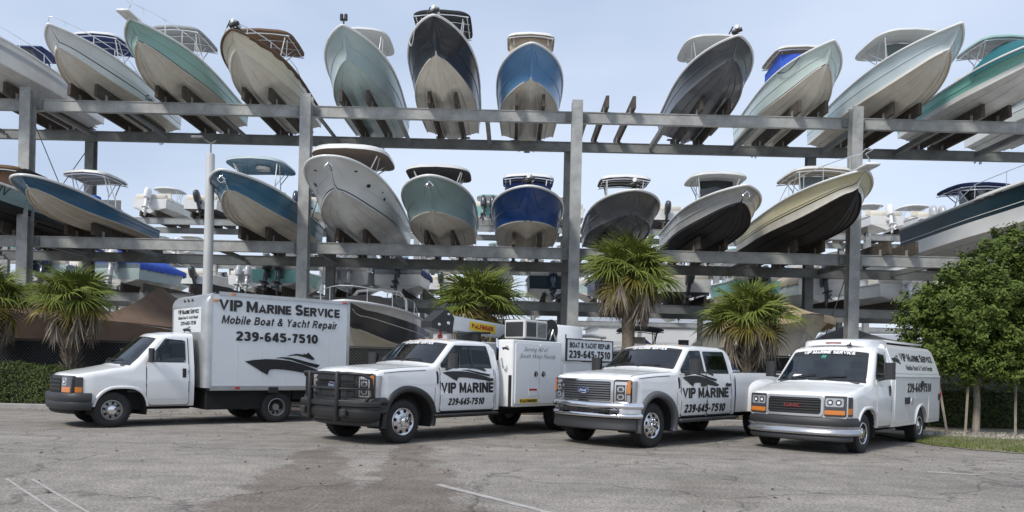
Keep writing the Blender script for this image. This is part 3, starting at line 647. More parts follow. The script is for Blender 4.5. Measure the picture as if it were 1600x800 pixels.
def cuddy(root, h, t0, t1, hh, m, win=True):
    mb = MB(); rows = []; n = 14
    for i in range(n+1):
        t = lerp(t0, t1, i/n); w_ = h.ws(t)*.80; f = min(1, (i/n)*3.0) if 0 else 1
        up = hh*sin(pi*min(1, (1-i/n)*.5+.0))**.8 if i < n else 0.02
        z = h.zs(t); rows.append([Vector((w_*x, -t*h.L, z+.02+up*zz)) for x, zz in ((-1,0),(-.93,.75),(-.7,.97),(0,1.08),(.7,.97),(.93,.75),(1,0))])
    mb.grid(rows); mb.add(rows[0], [tuple(range(7))]); mb.build('cabin', m, root, 50)
def windshield(root, h, t, w_, hh, m_frame=black_pl, rake=.5):
    mb = MB(); y = -t*h.L; z = h.zs(t)+.02
    base = [(-w_/2, y+.9), (-w_/2*.97, y+.2), (-w_/4, y-.12), (0, y-.2), (w_/4, y-.12), (w_/2*.97, y+.2), (w_/2, y+.9)]
    up = [(x*.9, yy+rake*hh*(.3 if i in (0, 6) else 1), z+hh*(.6 if i in (0, 6) else 1)) for i, (x, yy) in enumerate(base)]
    lo = [(x, yy, z) for x, yy in base]; mb.grid([lo, up]); mb.build('windscreen', glass_dk, root, 20)
    mb = MB(); mb.tube(up, .02); mb.tube(lo, .02)
    for i in (1, 3, 5): mb.tube([lo[i], up[i]], .016)
    mb.build('windscreen_frame', m_frame, root)

def boat(label, X, Yb, zk, h, name='motor_boat', cat='boat', rz=0, group=None):
    """bow tip at world Y = Yb, pointing to the camera, keel height zk"""
    r = thing(name, label, cat, (X, Yb+h.L, zk), rz, group); return r
# ------------------------------------------------------------------ the boats of the near rack, one by one
ZT, ZM = 11.42, 6.25
def G(name, c, **k): return gel(name, c, **k)
g_white = G('white', (.80,.81,.80)); g_mint = G('mint', (.30,.50,.45)); g_cream = G('cream', (.70,.64,.50)); g_aqua = G('pale_aqua', (.45,.56,.56))
g_black = G('black', (.02,.022,.03)); g_blue = G('mid_blue', (.12,.27,.50)); g_grey = G('graphite', (.085,.09,.10)); g_pgreen = G('pale_green', (.60,.71,.67))
g_ice = G('ice_blue', (.60,.70,.72)); g_teal = G('seafoam', (.24,.55,.48)); g_steelb = G('steel_blue', (.05,.17,.28)); g_navy = G('royal_navy', (.014,.075,.28))
g_yel = G('pale_yellow', (.74,.68,.43)); g_dteal = mat('gelcoat_dark_teal', (.004,.028,.042), .5, coat=.1, var=.1); g_slate = G('slate', (.12,.125,.13)); g_sea2 = G('grey_green', (.30,.42,.42)); g_deepblue = G('denim_blue', (.035,.14,.26))
stripe_blk = mat('stripe_black', (.015,.015,.017), .3)
bottom_grey = mat('graphite_hull_bottom', (.10,.105,.115), .35, coat=.3, var=.3, vscale=1)
bottom_aqua = mat('aqua_hull_bottom', (.40,.50,.49), .35, coat=.3, var=.3, vscale=1, vcol=(.36,.38,.33))
hard_white = mat('white_hardtop', (.70,.70,.68), .35, coat=.2); head_grey = mat('grey_headliner', (.42,.43,.42), .6)
head_tan = mat('tan_headliner', (.40,.33,.25), .7); canvas_grey = mat('grey_canvas', (.30,.31,.31), .85, bump=.2, bscale=40)

# --- top level
h = Hull(9.0, 2.7, 1.45, 1.15, fl=.8); b = boat('white cruiser hull at the far left of the top level, cut by the picture edge', -19.6, 24.6, ZT, h)
hull_parts(h, b, g_white, bottom_white, mat('gelcoat_silver', (.42,.45,.49), .3, coat=.3), white_gel, stripe=(.55,.72)); windshield(b, h, .55, 1.9, .55); bow_rail(b, h, .4, .4)
mb = MB(); mb.box(-1,1,-4.2,-2.6,2.0,2.1,bev=.04); mb.build('arch_top', canvas_navy, b)
mb = MB()
for s_ in (-1,1): mb.tube([(s_*.9,-4,2.05),(s_*1.0,-3.3,1.2)], .03); mb.tube([(s_*.9,-2.8,2.05),(s_*1.05,-2.6,1.2)], .03)
mb.build('arch_frame', canvas_navy, b)

h = Hull(7.9, 2.55, 1.55, 1.05, fl=.9); b = boat('white hull with thin black stripe and navy soft top, second from left on top level', -16.35, 26.2, ZT, h)
hull_parts(h, b, g_white, bottom_cream, stripe_blk, white_gel, stripe=(.30,.35)); console(b, h, .5); bow_rail(b, h, .5, .32)
top(b, h, .53, 1.8, 2.1, 1.05, hard_white, canvas_navy); cob = (b, h)
letter('Cobia', lambda a, c: h.P(a, c, 1, .012), .0, 0, .1, b, decal_black, bold=.0) if 0 else None
def hull_text(body, b, h, t, v, size, m=decal_black, **k):   # reads from bow (left) to stern on the +X side
    hv = abs(h.side(t, 1)[1]-h.side(t, 0)[1])
    return letter(body, lambda a, c: h.P(t-a/h.L, v+c/hv, 1, .012), 0, 0, size, b, m, **k)
hull_text('Cobia', b, h, .43, .16, .24, bold=.015, shear=.4)
b['label'] = b['label']

h = Hull(8.0, 2.55, 1.40, 1.0, fl=.9); b = boat('mint green hull with white bow pulpit and grey soft top, top rack level', -13.05, 25.3, ZT, h)
hull_parts(h, b, g_mint, bottom_cream, stripe_blk, white_gel, stripe=(0,.05)); console(b, h, .5); bow_rail(b, h, .62, .55, .45); pulpit(b, h)
top(b, h, .48, 1.85, 2.2, 1.25, canvas_grey, canvas_grey)

h = Hull(7.6, 2.5, 1.25, .95, fl=.7, q=.85); b = boat('cream hull with brown canvas top and brown gunwale cover on the top rack level', -9.75, 25.6, ZT, h)
hull_parts(h, b, g_cream, bottom_cream, None, canvas_brown); console(b, h, .45); bow_rail(b, h, .45, .3); troll(b, h)
top(b, h, .52, 2.3, 2.3, 1.15, canvas_brown, canvas_brown)
mb = MB(); T = [k/30*.93 for k in range(31)]
mb.grid([[h.P(t, v, sg, .012)+Vector((0,0,.0)) for v in (1.0, .93, .84-.05*sin(t*60))] for sg in (1,) for t in T]); mb.build('gunwale_cover', canvas_brown, b)

h = Hull(8.2, 2.65, 1.75, 1.15, fl=1.3, q=.85, tc=.90); b = boat('pale aqua hull with an aqua bottom and white top, left of the black hull', -6.15, 26.2, ZT, h)
hull_parts(h, b, g_aqua, bottom_aqua, None, white_gel); console(b, h, .5)
top(b, h, .54, 2.1, 2.5, 1.25, hard_white, head_grey, style='hard')
mb = MB(); z = h.Hb; mb.tube([(0,-h.L*.98,z-.0),(0,-h.L*.98,z+.30)], .03); mb.box(-.13,-.02,-h.L*.98-.06,-h.L*.98+.06,z+.22,z+.46,bev=.03); mb.box(.02,.13,-h.L*.98-.06,-h.L*.98+.06,z+.22,z+.46,bev=.03); mb.build('anchor', black_pl, b)

h = Hull(8.6, 2.6, 1.62, 1.15, fl=1.0, q=.72, tc=.88); b = boat('black hull with cream V bottom, white trolling motor on the bow, top rack level', -2.86, 25.0, ZT, h)
hull_parts(h, b, g_black, bottom_cream, None, white_gel); console(b, h, .5); troll(b, h)
top(b, h, .60, 2.0, 2.2, 1.35, canvas_black, canvas_black)
mb = MB(); a0 = h.P(.9, 1, -1, .03); a1 = h.P(.80, 1, -1, .03); mb.tube([lerp(a0, a1, k/8)+Vector((0,-.03,-.38*sin(pi*k/8))) for k in range(9)], .015); mb.build('mooring_line', white_gel, b)

h = Hull(7.2, 2.6, 1.50, 1.05, fl=1.0, q=.70, tc=.86); b = boat('mid blue hull with cream V bottom and tan enclosed top, top rack level', .45, 26.7, ZT, h)
hull_parts(h, b, g_blue, bottom_cream, None, white_gel); console(b, h, .5)
top(b, h, .56, 1.75, 1.6, 1.5, hard_white, head_tan)
mb = MB(); z = h.zs(.6); y = -h.L*.64
mb.grid([[(x, y+.35*abs(x)**2, zz) for x in (-.82,-.6,-.3,0,.3,.6,.82)] for zz in (z-.1, z+.8, z+1.55)]); mb.grid([[(sg*.82, y+.3+k*.5, zz) for k in range(4)] for sg in (-1,) for zz in (z-.1, z+.93)]); mb.grid([[(.82, y+.3+k*.5, zz) for k in range(4)] for zz in (z-.1, z+.93)])
mb.build('canvas_enclosure', canvas_tan, b, 60)
mb = MB(); mb.tube([(-.55,y+1,z+.9),(-.60,y+1,z+2.1)], .010); mb.build('antenna', white_gel, b)
mb = MB(); mb.box(-.13,.13,-.01,.35,-.28,.16); mb.build('engine_bracket', black_pl, b)

h = Hull(7.8, 2.6, 1.35, 1.0, fl=.9, q=.82, tc=.92); b = boat('dark graphite grey hull and bottom with white hardtop, right of the empty rack slot', 7.36, 25.4, ZT, h)
hull_parts(h, b, g_grey, bottom_grey, None, hard_white); console(b, h, .5); troll(b, h)
top(b, h, .53, 2.2, 2.5, 1.15, hard_white, head_grey, style='hard')
h = Hull(7.8, 2.65, 1.70, 1.1, fl=.9, q=.98); b = boat('pale green hull with cream bottom and bright blue canvas enclosure under its top', 10.98, 26.4, ZT, h)
hull_parts(h, b, g_pgreen, bottom_cream, stripe_blk, white_gel, stripe=(0,.05)); console(b, h, .5)
top(b, h, .55, 2.1, 2.2, 1.05, hard_white, head_tan)
mb = MB(); z = h.zs(.6); y = -h.L*.68
mb.grid([[(x, y+.3*abs(x)**2, zz) for x in (-.9,-.6,-.3,0,.3,.6,.9)] for zz in (z-.1, z+.45, z+.92)]); mb.grid([[(-.9, y+.24+k*.6, zz-k*.05) for k in range(4)] for zz in (z-.1, z+1.0)][::-1]); mb.build('canvas_enclosure', canvas_blue, b, 60)
mb = MB(); a0 = h.P(.86, 1, -1, .03); a1 = h.P(.70, 1, -1, .03); mb.tube([lerp(a0, a1, k/8)+Vector((0,-.03,-.22*sin(pi*k/8))) for k in range(9)], .015); mb.build('mooring_line', black_pl, b)

h = Hull(9.6, 2.85, 1.62, 1.2, fl=1.0, q=1.0); b = boat('large ice blue hull with cream bottom and a white hardtop with framed windscreen, top level', 14.45, 24.7, ZT, h)
hull_parts(h, b, g_ice, bottom_cream, white_gel, white_gel, stripe=(0,.10)); console(b, h, .5)
top(b, h, .56, 2.3, 2.9, 1.15, hard_white, head_grey, style='hard', glass=True)
h = Hull(8.6, 2.65, 1.30, 1.05, fl=.9); b = boat('seafoam green hull with dark teal bow cover, rightmost on the top rack level', 17.8, 24.4, ZT, h)
hull_parts(h, b, g_teal, bottom_white, white_gel, white_gel, stripe=(0,.22)); console(b, h, .5)
top(b, h, .55, 1.9, 2.0, 1.10, g_mint, head_grey)
mb = MB(); rows = []
for k in range(15):
    t = lerp(.62, .99, k/14); w_ = h.ws(t)+.03; z = h.zs(t)
    rows.append([Vector((x*w_, -t*h.L, z+(1.05*(1-k/14)+.10)*(1-abs(x)**1.4)-(.16 if abs(x) == 1 else 0))) for x in (-1,-.97,-.6,-.3,0,.3,.6,.97,1)])
mb.grid(rows); mb.build('bow_cover', canvas_teal, b, 60)
h = Hull(6.8, 2.4, 1.3, 1.0); b = boat('white hulled boat whose stern shows under the top level at the right picture edge', 21.2, 27.2, ZT, h)
hull_parts(h, b, g_white, bottom_white, None, white_gel)

# --- middle level
h = Hull(8.4, 2.6, 1.45, 1.05, fl=.8, q=.8); b = boat('seafoam sided boat with black bottom and brown canvas, far left of the middle level', -19.4, 25.0, ZM, h)
hull_parts(h, b, g_sea2, bottom_black, None, white_gel, boot=.25); top(b, h, .52, 1.9, 2.2, .85, canvas_brown, canvas_brown)
hull_text('VIV', b, h, .80, .48, .34, bold=-.01)
mb = MB(); y = -h.L*.60; z = h.zs(.6); mb.grid([[(x, y+.25*x*x, zz) for x in (-.9,-.5,0,.5,.9)] for zz in (z, z+.5, z+.85)]); mb.build('canvas_enclosure', canvas_brown, b, 60)

h = Hull(7.4, 2.4, 1.12, .62, fl=.5, q=.5, dead=14, tc=.95); b = boat('low steel blue skiff with cream bottom, blue seats and small white top', -16.2, 24.7, ZM, h)
hull_parts(h, b, g_deepblue, bottom_cream, None, white_gel); console(b, h, .42, .8, .8, .75)
top(b, h, .40, 1.6, 1.9, 1.25, hard_white, canvas_grey, style='soft')
mb = MB(); y = -h.L*.45; z = h.zs(.45)-.1; mb.box(-.5,.5,y-.5,y-.1,z,z+.62,bev=.05); mb.box(-.5,.5,y+1.1,y+1.5,z-.1,z+.45,bev=.05); mb.build('seat_cover', canvas_blue, b)
mb = MB(); 
T = [lerp(.60, .97, k/10) for k in range(11)]
mb.grid([[Vector((x*.30, -t*h.L-.05, h.zs(t)+.22+.10*(1-x*x)-.05*k/10)) for x in (-1,-.5,0,.5,1)] for k, t in enumerate(T)]); mb.build('rod_cover', canvas_black, b, 60)

h = Hull(8.4, 2.65, 1.42, 1.05, fl=1.0, q=.75); b = boat('blue hull with pale blue hardtop carrying a radar dome, behind the light pole', -9.6, 24.6, ZM, h)
hull_parts(h, b, g_steelb, bottom_cream, None, white_gel); console(b, h, .5); anchor(b, h)
tt = top(b, h, .54, 2.1, 2.4, 1.2, g_ice, g_steelb, style='hard')
mb = MB(); z = h.zs(.52)+1.3; mb.lathe([(.26,0),(.28,.1),(.2,.18),(0,.2)], (0,-.52*h.L,z-.05), 'Z', 16); mb.build('radar_dome', white_gel, b, 40)
mb = MB(); mb.box(-.9,.9,-1.6,-.5,1.75,1.82,bev=.03); mb.build('bimini', canvas_navy, b)

h = Hull(9.6, 2.95, 1.75, 1.25, fl=1.1, q=.46, tc=.90); b = boat('big white cruiser with a black boot stripe and wide hardtop on the middle level', -5.95, 23.9, ZM, h)
hull_parts(h, b, g_white, bottom_white, stripe_blk, white_gel, stripe=(.05,.10)); anchor(b, h)
top(b, h, .60, 2.6, 3.0, 1.10, hard_white, mat('dark_headliner', (.11,.08,.06), .7), style='hard', thick=.12); windshield(b, h, .66, 1.9, .5)
mb = MB()
for t, v, s_ in ((.80,.62,.10),(.70,.72,.05),(.66,.58,.09),(.90,.8,.05)):
    for sg in (1,-1):
        p = h.P(t, v, sg, .012); q = [h.P(t+cos(a)*s_/h.L, v+sin(a)*s_*.6, sg, .015) for a in [2*pi*k/12 for k in range(12)]]; mb.add(q, [tuple(range(12))])
mb.build('porthole', stripe_blk, b)

h = Hull(7.6, 2.65, 1.38, 1.05, fl=.9, q=.60, tc=.84); b = boat('grey green hull with cream bottom and white framed top, right of the big white cruiser', -2.82, 24.6, ZM, h)
hull_parts(h, b, g_sea2, bottom_cream, None, white_gel); anchor(b, h); console(b, h, .5)
top(b, h, .60, 2.2, 2.2, .85, hard_white, canvas_black, m_pole=white_gel, style='hard')
windshield(b, h, .66, 1.7, .42)

h = Hull(7.0, 2.65, 1.30, 1.05, fl=.9, q=.60, tc=.82); b = boat('royal blue hull with cream V bottom and navy canvas enclosure, pointing at the camera', .45, 25.4, ZM, h)
hull_parts(h, b, g_navy, bottom_cream, None, white_gel); console(b, h, .5); troll(b, h)
top(b, h, .55, 1.8, 1.7, .95, hard_white, canvas_navy)
mb = MB(); z = h.zs(.6); y = -h.L*.63
mb.grid([[(x, y+.3*abs(x)**2, zz) for x in (-.86,-.6,-.3,0,.3,.6,.86)] for zz in (z-.1, z+.45, z+.88)]); mb.build('canvas_enclosure', canvas_navy, b, 60)

h = Hull(7.0, 2.55, 1.20, .95, fl=.8, q=.60, tc=.88); b = boat('dark slate grey boat with dark framed top, partly behind the tallest palm', 4.0, 25.2, ZM, h)
hull_parts(h, b, g_slate, bottom_grey, None, hard_white); console(b, h, .5); troll(b, h)
top(b, h, .58, 1.75, 1.5, 1.0, hard_white, canvas_black)
mb = MB(); z = h.zs(.5); y = -h.L*.55; mb.box(-.45,.45,y-.1,y+.5,z,z+.55,bev=.05); mb.build('seat_back', vinyl, b, 50)

h = Hull(8.2, 2.7, 1.30, 1.05, fl=.9, q=.85, tc=.93); b = boat('pale grey hull with black bottom and white hardtop with framed windscreen, middle level', 7.5, 24.6, ZM, h)
hull_parts(h, b, mat('gelcoat_pale_grey', (.50,.51,.50), .22, coat=.5, var=.12), bottom_black, None, white_gel, boot=.06); anchor(b, h); console(b, h, .5)
top(b, h, .52, 2.0, 2.0, 1.15, hard_white, head_grey, style='hard', glass='dark')

h = Hull(9.2, 2.85, 1.62, 1.15, fl=1.0, q=.92, tc=.94); b = boat('pale yellow hull with black bottom and long bow rail, at the right hand post', 10.9, 23.6, ZM, h)
hull_parts(h, b, mat('gelcoat_cream_band', (.74,.71,.62), .3, coat=.3, var=.15), bottom_black, stripe_blk, white_gel, stripe=(.35,.40), m_two=g_yel, two=.40); bow_rail(b, h, .60, .55, .25); console(b, h, .5); pulpit(b, h)
top(b, h, .55, 2.0, 2.3, 1.0, hard_white, head_tan, glass=True)

h = Hull(11.6, 3.2, 2.0, 1.75, fl=.7, q=.5, tc=.94); b = boat('long cruiser with dark teal hull band, partly above the green tree', 18.75, 22.3, ZM, h)
hull_parts(h, b, g_white, bottom_white, g_dteal, white_gel, stripe=(.40,.91)); bow_rail(b, h, .38, .6); windshield(b, h, .42, 2.3, .8, alu, rake=1.2)
top(b, h, .26, 2.2, 1.9, .95, canvas_navy, canvas_navy, legs=True); cuddy(b, h, .44, .86, .35, white_gel)
mb = MB()
for t in (.60,.55,.50):
    q = [h.P(t+cos(a)*.22/h.L, .93+sin(a)*.05, -1, .012) for a in [2*pi*k/12 for k in range(12)]]; mb.add(q, [tuple(range(12))])
mb.build('porthole', stripe_blk, b)
# every near boat carries its outboard, tilted up behind the transom
eng_m = [mat('outboard_graphite', (.04,.045,.05), .3, coat=.5), white_gel, mat('outboard_grey', (.40,.41,.42), .3, coat=.5)]
for i, o in enumerate([o for o in list(COL.objects) if o.get('category') == 'boat']):
    Hs_ = max(v.co.z for v in [c for c in o.children if c.name.startswith('hull') and 'bottom' not in c.name][0].data.vertices if v.co.y > -.01)
    hh_ = Hull(7, 2.5, 1.4, Hs_-.05)
    for dx in ((0,) if i % 3 else (-.33, .33)): engine(o, hh_, dx, eng_m[i % 3], tilt=.15)
# ------------------------------------------------------------------ vehicles
paintw = mat('white_vehicle_paint', (.76,.77,.77), .28, coat=.7)
def road_dust(m):       # thin road film and splashes low on the body panels
    t = m.node_tree; p = P_(m); N = t.nodes.new; L = t.links.new; tc_ = N('ShaderNodeTexCoord'); sx = N('ShaderNodeSeparateXYZ'); L(tc_.outputs['Object'], sx.inputs[0])
    n_ = N('ShaderNodeTexNoise'); n_.inputs['Scale'].default_value = 5; n_.inputs['Detail'].default_value = 7; n_.inputs['Roughness'].default_value = .7; L(tc_.outputs['Object'], n_.inputs['Vector'])
    r_ = N('ShaderNodeMapRange'); r_.inputs[1].default_value = .95; r_.inputs[2].default_value = .42; r_.inputs[3].default_value = 0; r_.inputs[4].default_value = .75; L(sx.outputs[2], r_.inputs[0])
    mu = N('ShaderNodeMath'); mu.operation = 'MULTIPLY'; L(r_.outputs[0], mu.inputs[0]); L(n_.outputs[0], mu.inputs[1])
    mx_ = N('ShaderNodeMix'); mx_.data_type = 'RGBA'; mx_.inputs[6].default_value = p.inputs['Base Color'].default_value[:]; mx_.inputs[7].default_value = (.36,.32,.27,1); L(mu.outputs[0], mx_.inputs[0]); L(mx_.outputs[2], p.inputs['Base Color'])
road_dust(paintw)
box_alu = mat('box_side_panel', (.66,.69,.71), .4, var=.06, vscale=.8, coat=.2)
trim_alu = mat('bare_aluminium_trim', (.55,.56,.56), .38, .7, var=.2, vscale=3)
under = mat('chassis_black', (.010,.010,.010), .9)
trim_grey = mat('dark_grey_trim', (.026,.027,.029), .5, bump=.1, bscale=120)
flare_grey = mat('grey_fender_flare', (.09,.095,.10), .55)
lens = mat('headlamp_lens', (.42,.44,.46), .06, .55, coat=1.)
lens_dk = mat('smoked_lamp_housing', (.03,.03,.034), .08, coat=1.)
amber = mat('amber_lens', (.55,.17,.015), .15, coat=.8); redl = mat('red_lens', (.45,.02,.01), .2, coat=.8)
yellow = mat('yellow_plate', (.70,.50,.03), .5); seam_m = mat('panel_gap', (.03,.03,.03), .7)
mirror_m = mat('mirror_housing', (.03,.03,.032), .4)
roof_amber = mat('cab_lamp_lens', (.55,.30,.12), .2, coat=.6)
wind_glass = glass('windscreen_glass', (.42,.47,.46), .09); side_glass = glass('side_glass', (.22,.25,.25), .04)
class Body:
    def __init__(s, zb, zt, W, crown, sweep, r=.10): s.zb, s.zt, s.W, s.crown, s.sweep, s.r = zb, zt, W, crown, sweep, r
    def S(s, x, z, sg=-1, off=0.):            # point on the flank
        return Vector((x+s.sweep(x), sg*(s.W(x, z)+off), z))
    def C(s, x, y, z):                        # arbitrary point swept back in plan
        w_ = max(.2, s.W(x, z)); return Vector((x+s.sweep(x)*(y/w_)**2, y, z))
    def T(s, x, f, off=0.):                   # top surface, f -1..1
        def q(x, f):
            z = s.zt(x); w_ = s.W(x, z)-s.r*.8; return Vector((x+s.sweep(x)*(f*w_/(w_+s.r*.8))**2, f*w_, z+s.crown(x)*(1-f*f)))
        p = q(x, f)
        if off:
            a = q(x+.01, f)-q(x-.01, f); b = q(x, f+.02)-q(x, f-.02); n = a.cross(b).normalized()
            if n.z < 0: n = -n
            p = p+n*off
        return p
    def shell(s, xs, name, m, parent, smooth=38, skipcap=False, holes=None):
        mb = MB(); rows = []
        for x in xs:
            zt, zb = s.zt(x), min(s.zb(x), s.zt(x)-.02); r = min(s.r, (zt-zb)*.45); row = []
            half = []
            for k in range(15):
                z = lerp(zb, zt-r, k/14); half.append((s.W(x, z), z))
            w1 = s.W(x, zt-r)
            for k in range(1, 6):
                a = pi/2*k/5; half.append((lerp(w1, s.W(x, zt), k/5)-r*.8*(1-cos(a)), zt-r+r*sin(a)))
            wt = s.W(x, zt)-r*.8
            L_ = [(-y, z) for y, z in half]; tops = [(wt*f, zt+s.crown(x)*(1-f*f)) for f in (-.96,-.8,-.6,-.4,-.2,0,.2,.4,.6,.8,.96)]
            pts = L_+tops+[(y, z) for y, z in half[::-1]]
            rows.append([Vector((x+s.sweep(x)*(y/max(.2, s.W(x, z)))**2, y, z)) for y, z in pts])
        mb.grid(rows)
        if holes:
            nc = len(rows[0]); keep = []
            for f_ in mb.f:
                i, j = divmod(f_[0], nc); c = [rows[k//nc][k % nc] for k in f_]; xm = xs[i]; x2 = xs[i+1]
                keep.append(not holes(xm, x2, c, j, nc))
            mb.f = [f_ for f_, k in zip(mb.f, keep) if k]; mb.m = [0]*len(mb.f)
        if not skipcap:
            for row, rev in ((rows[0], True), (rows[-1], False)):
                n = len(row); k = n//2
                fs = [((i+1, i, n-1-i, n-2-i) if not rev else (i, i+1, n-2-i, n-1-i)) for i in range(k-1)] 
                if n % 2: fs.append((k-1, k, k+1) if rev else (k+1, k, k-1))
                mb.add(row, fs)
        return mb.build(name, m, parent, smooth)
def patch(fn, u, v, name, m, parent, off=.006, depth=.02, nu=12, nv=8, rc=0., smooth=35):
    """u: (fn_left(v), fn_right(v)) or constants; v: (v0, v1). fn(u, v, off). rounded corners of radius rc."""
    mb = MB(); rows = []; v0, v1 = v
    vv = []
    if rc > 0:
        rr = min(rc, (v1-v0)*.49); vv = [v0+rr*(1-cos(pi/2*k/5)) for k in range(5)]+[lerp(v0+rr, v1-rr, k/nv) for k in range(nv+1)]+[v1-rr*(1-sin(pi/2*(5-k)/5))*1 if 0 else v1-rr+rr*sin(pi/2*k/5) for k in range(1, 6)]
        vv = sorted(set(round(q, 5) for q in vv))
    else: vv = [lerp(v0, v1, k/nv) for k in range(nv+1)]
    for q in vv:
        ul = u[0](q) if callable(u[0]) else u[0]; ur = u[1](q) if callable(u[1]) else u[1]
        if rc > 0:
            d = max(0, (v0+rr)-q, q-(v1-rr)); ins = rr-sqrt(max(0, rr*rr-d*d)); ul += ins; ur -= ins
        rows.append([Vector(fn(lerp(ul, ur, i/nu), q, off)) for i in range(nu+1)])
    inner = []
    for q, row in zip(vv, rows):
        ul = None
    nr = len(rows)
    b = mb.grid(rows)
    # skirt
    def uv(q, i):
        ul = u[0](q) if callable(u[0]) else u[0]; ur = u[1](q) if callable(u[1]) else u[1]
        if rc > 0:
            d = max(0, (v0+rr)-q, q-(v1-rr)); ins = rr-sqrt(max(0, rr*rr-d*d)); ul += ins; ur -= ins
        return lerp(ul, ur, i/nu)
    ring = [(0, i) for i in range(nu+1)]+[(j, nu) for j in range(1, nr)]+[(nr-1, i) for i in range(nu-1, -1, -1)]+[(j, 0) for j in range(nr-2, 0, -1)]
    a = [rows[j][i] for j, i in ring]; c = [Vector(fn(uv(vv[j], i), vv[j], off-depth)) for j, i in ring]
    mb.grid([a+[a[0]], c+[c[0]]])
    return mb.build(name, m, parent, smooth)
def ribbon(fn, pts, w_, name, m, parent, off=.004, sub=6):
    P = []
    for a, b in zip(pts, pts[1:]):
        for k in range(sub): P.append((lerp(a[0], b[0], k/sub), lerp(a[1], b[1], k/sub)))
    P.append(pts[-1]); mb = MB(); L_, R_ = [], []
    for i, (x, z) in enumerate(P):
        x0, z0 = P[max(0, i-1)]; x1, z1 = P[min(len(P)-1, i+1)]; d = sqrt((x1-x0)**2+(z1-z0)**2) or 1; nx, nz_ = -(z1-z0)/d*w_/2, (x1-x0)/d*w_/2
        L_.append(fn(x+nx, z+nz_, off)); R_.append(fn(x-nx, z-nz_, off))
    mb.grid([L_, R_]); return mb.build(name, m, parent)
def bar(path, prof, name, m, parent, smooth=40):
    """extrude profile (out, z) along a plan path of (x, y); out is to the right hand side of travel"""
    mb = MB(); rows = []; n = len(path)
    for i, (x, y) in enumerate(path):
        x0, y0 = path[max(0, i-1)]; x1, y1 = path[min(n-1, i+1)]; d = sqrt((x1-x0)**2+(y1-y0)**2); nx, ny = -(y1-y0)/d, (x1-x0)/d
        rows.append([Vector((x+nx*o, y+ny*o, z)) for o, z in prof[::-1]])
    mb.grid([r+[r[0]] for r in rows]); mb.add(rows[0], [tuple(range(len(prof)))]); mb.add(rows[-1], [tuple(range(len(prof)-1, -1, -1))])
    return mb.build(name, m, parent, smooth)
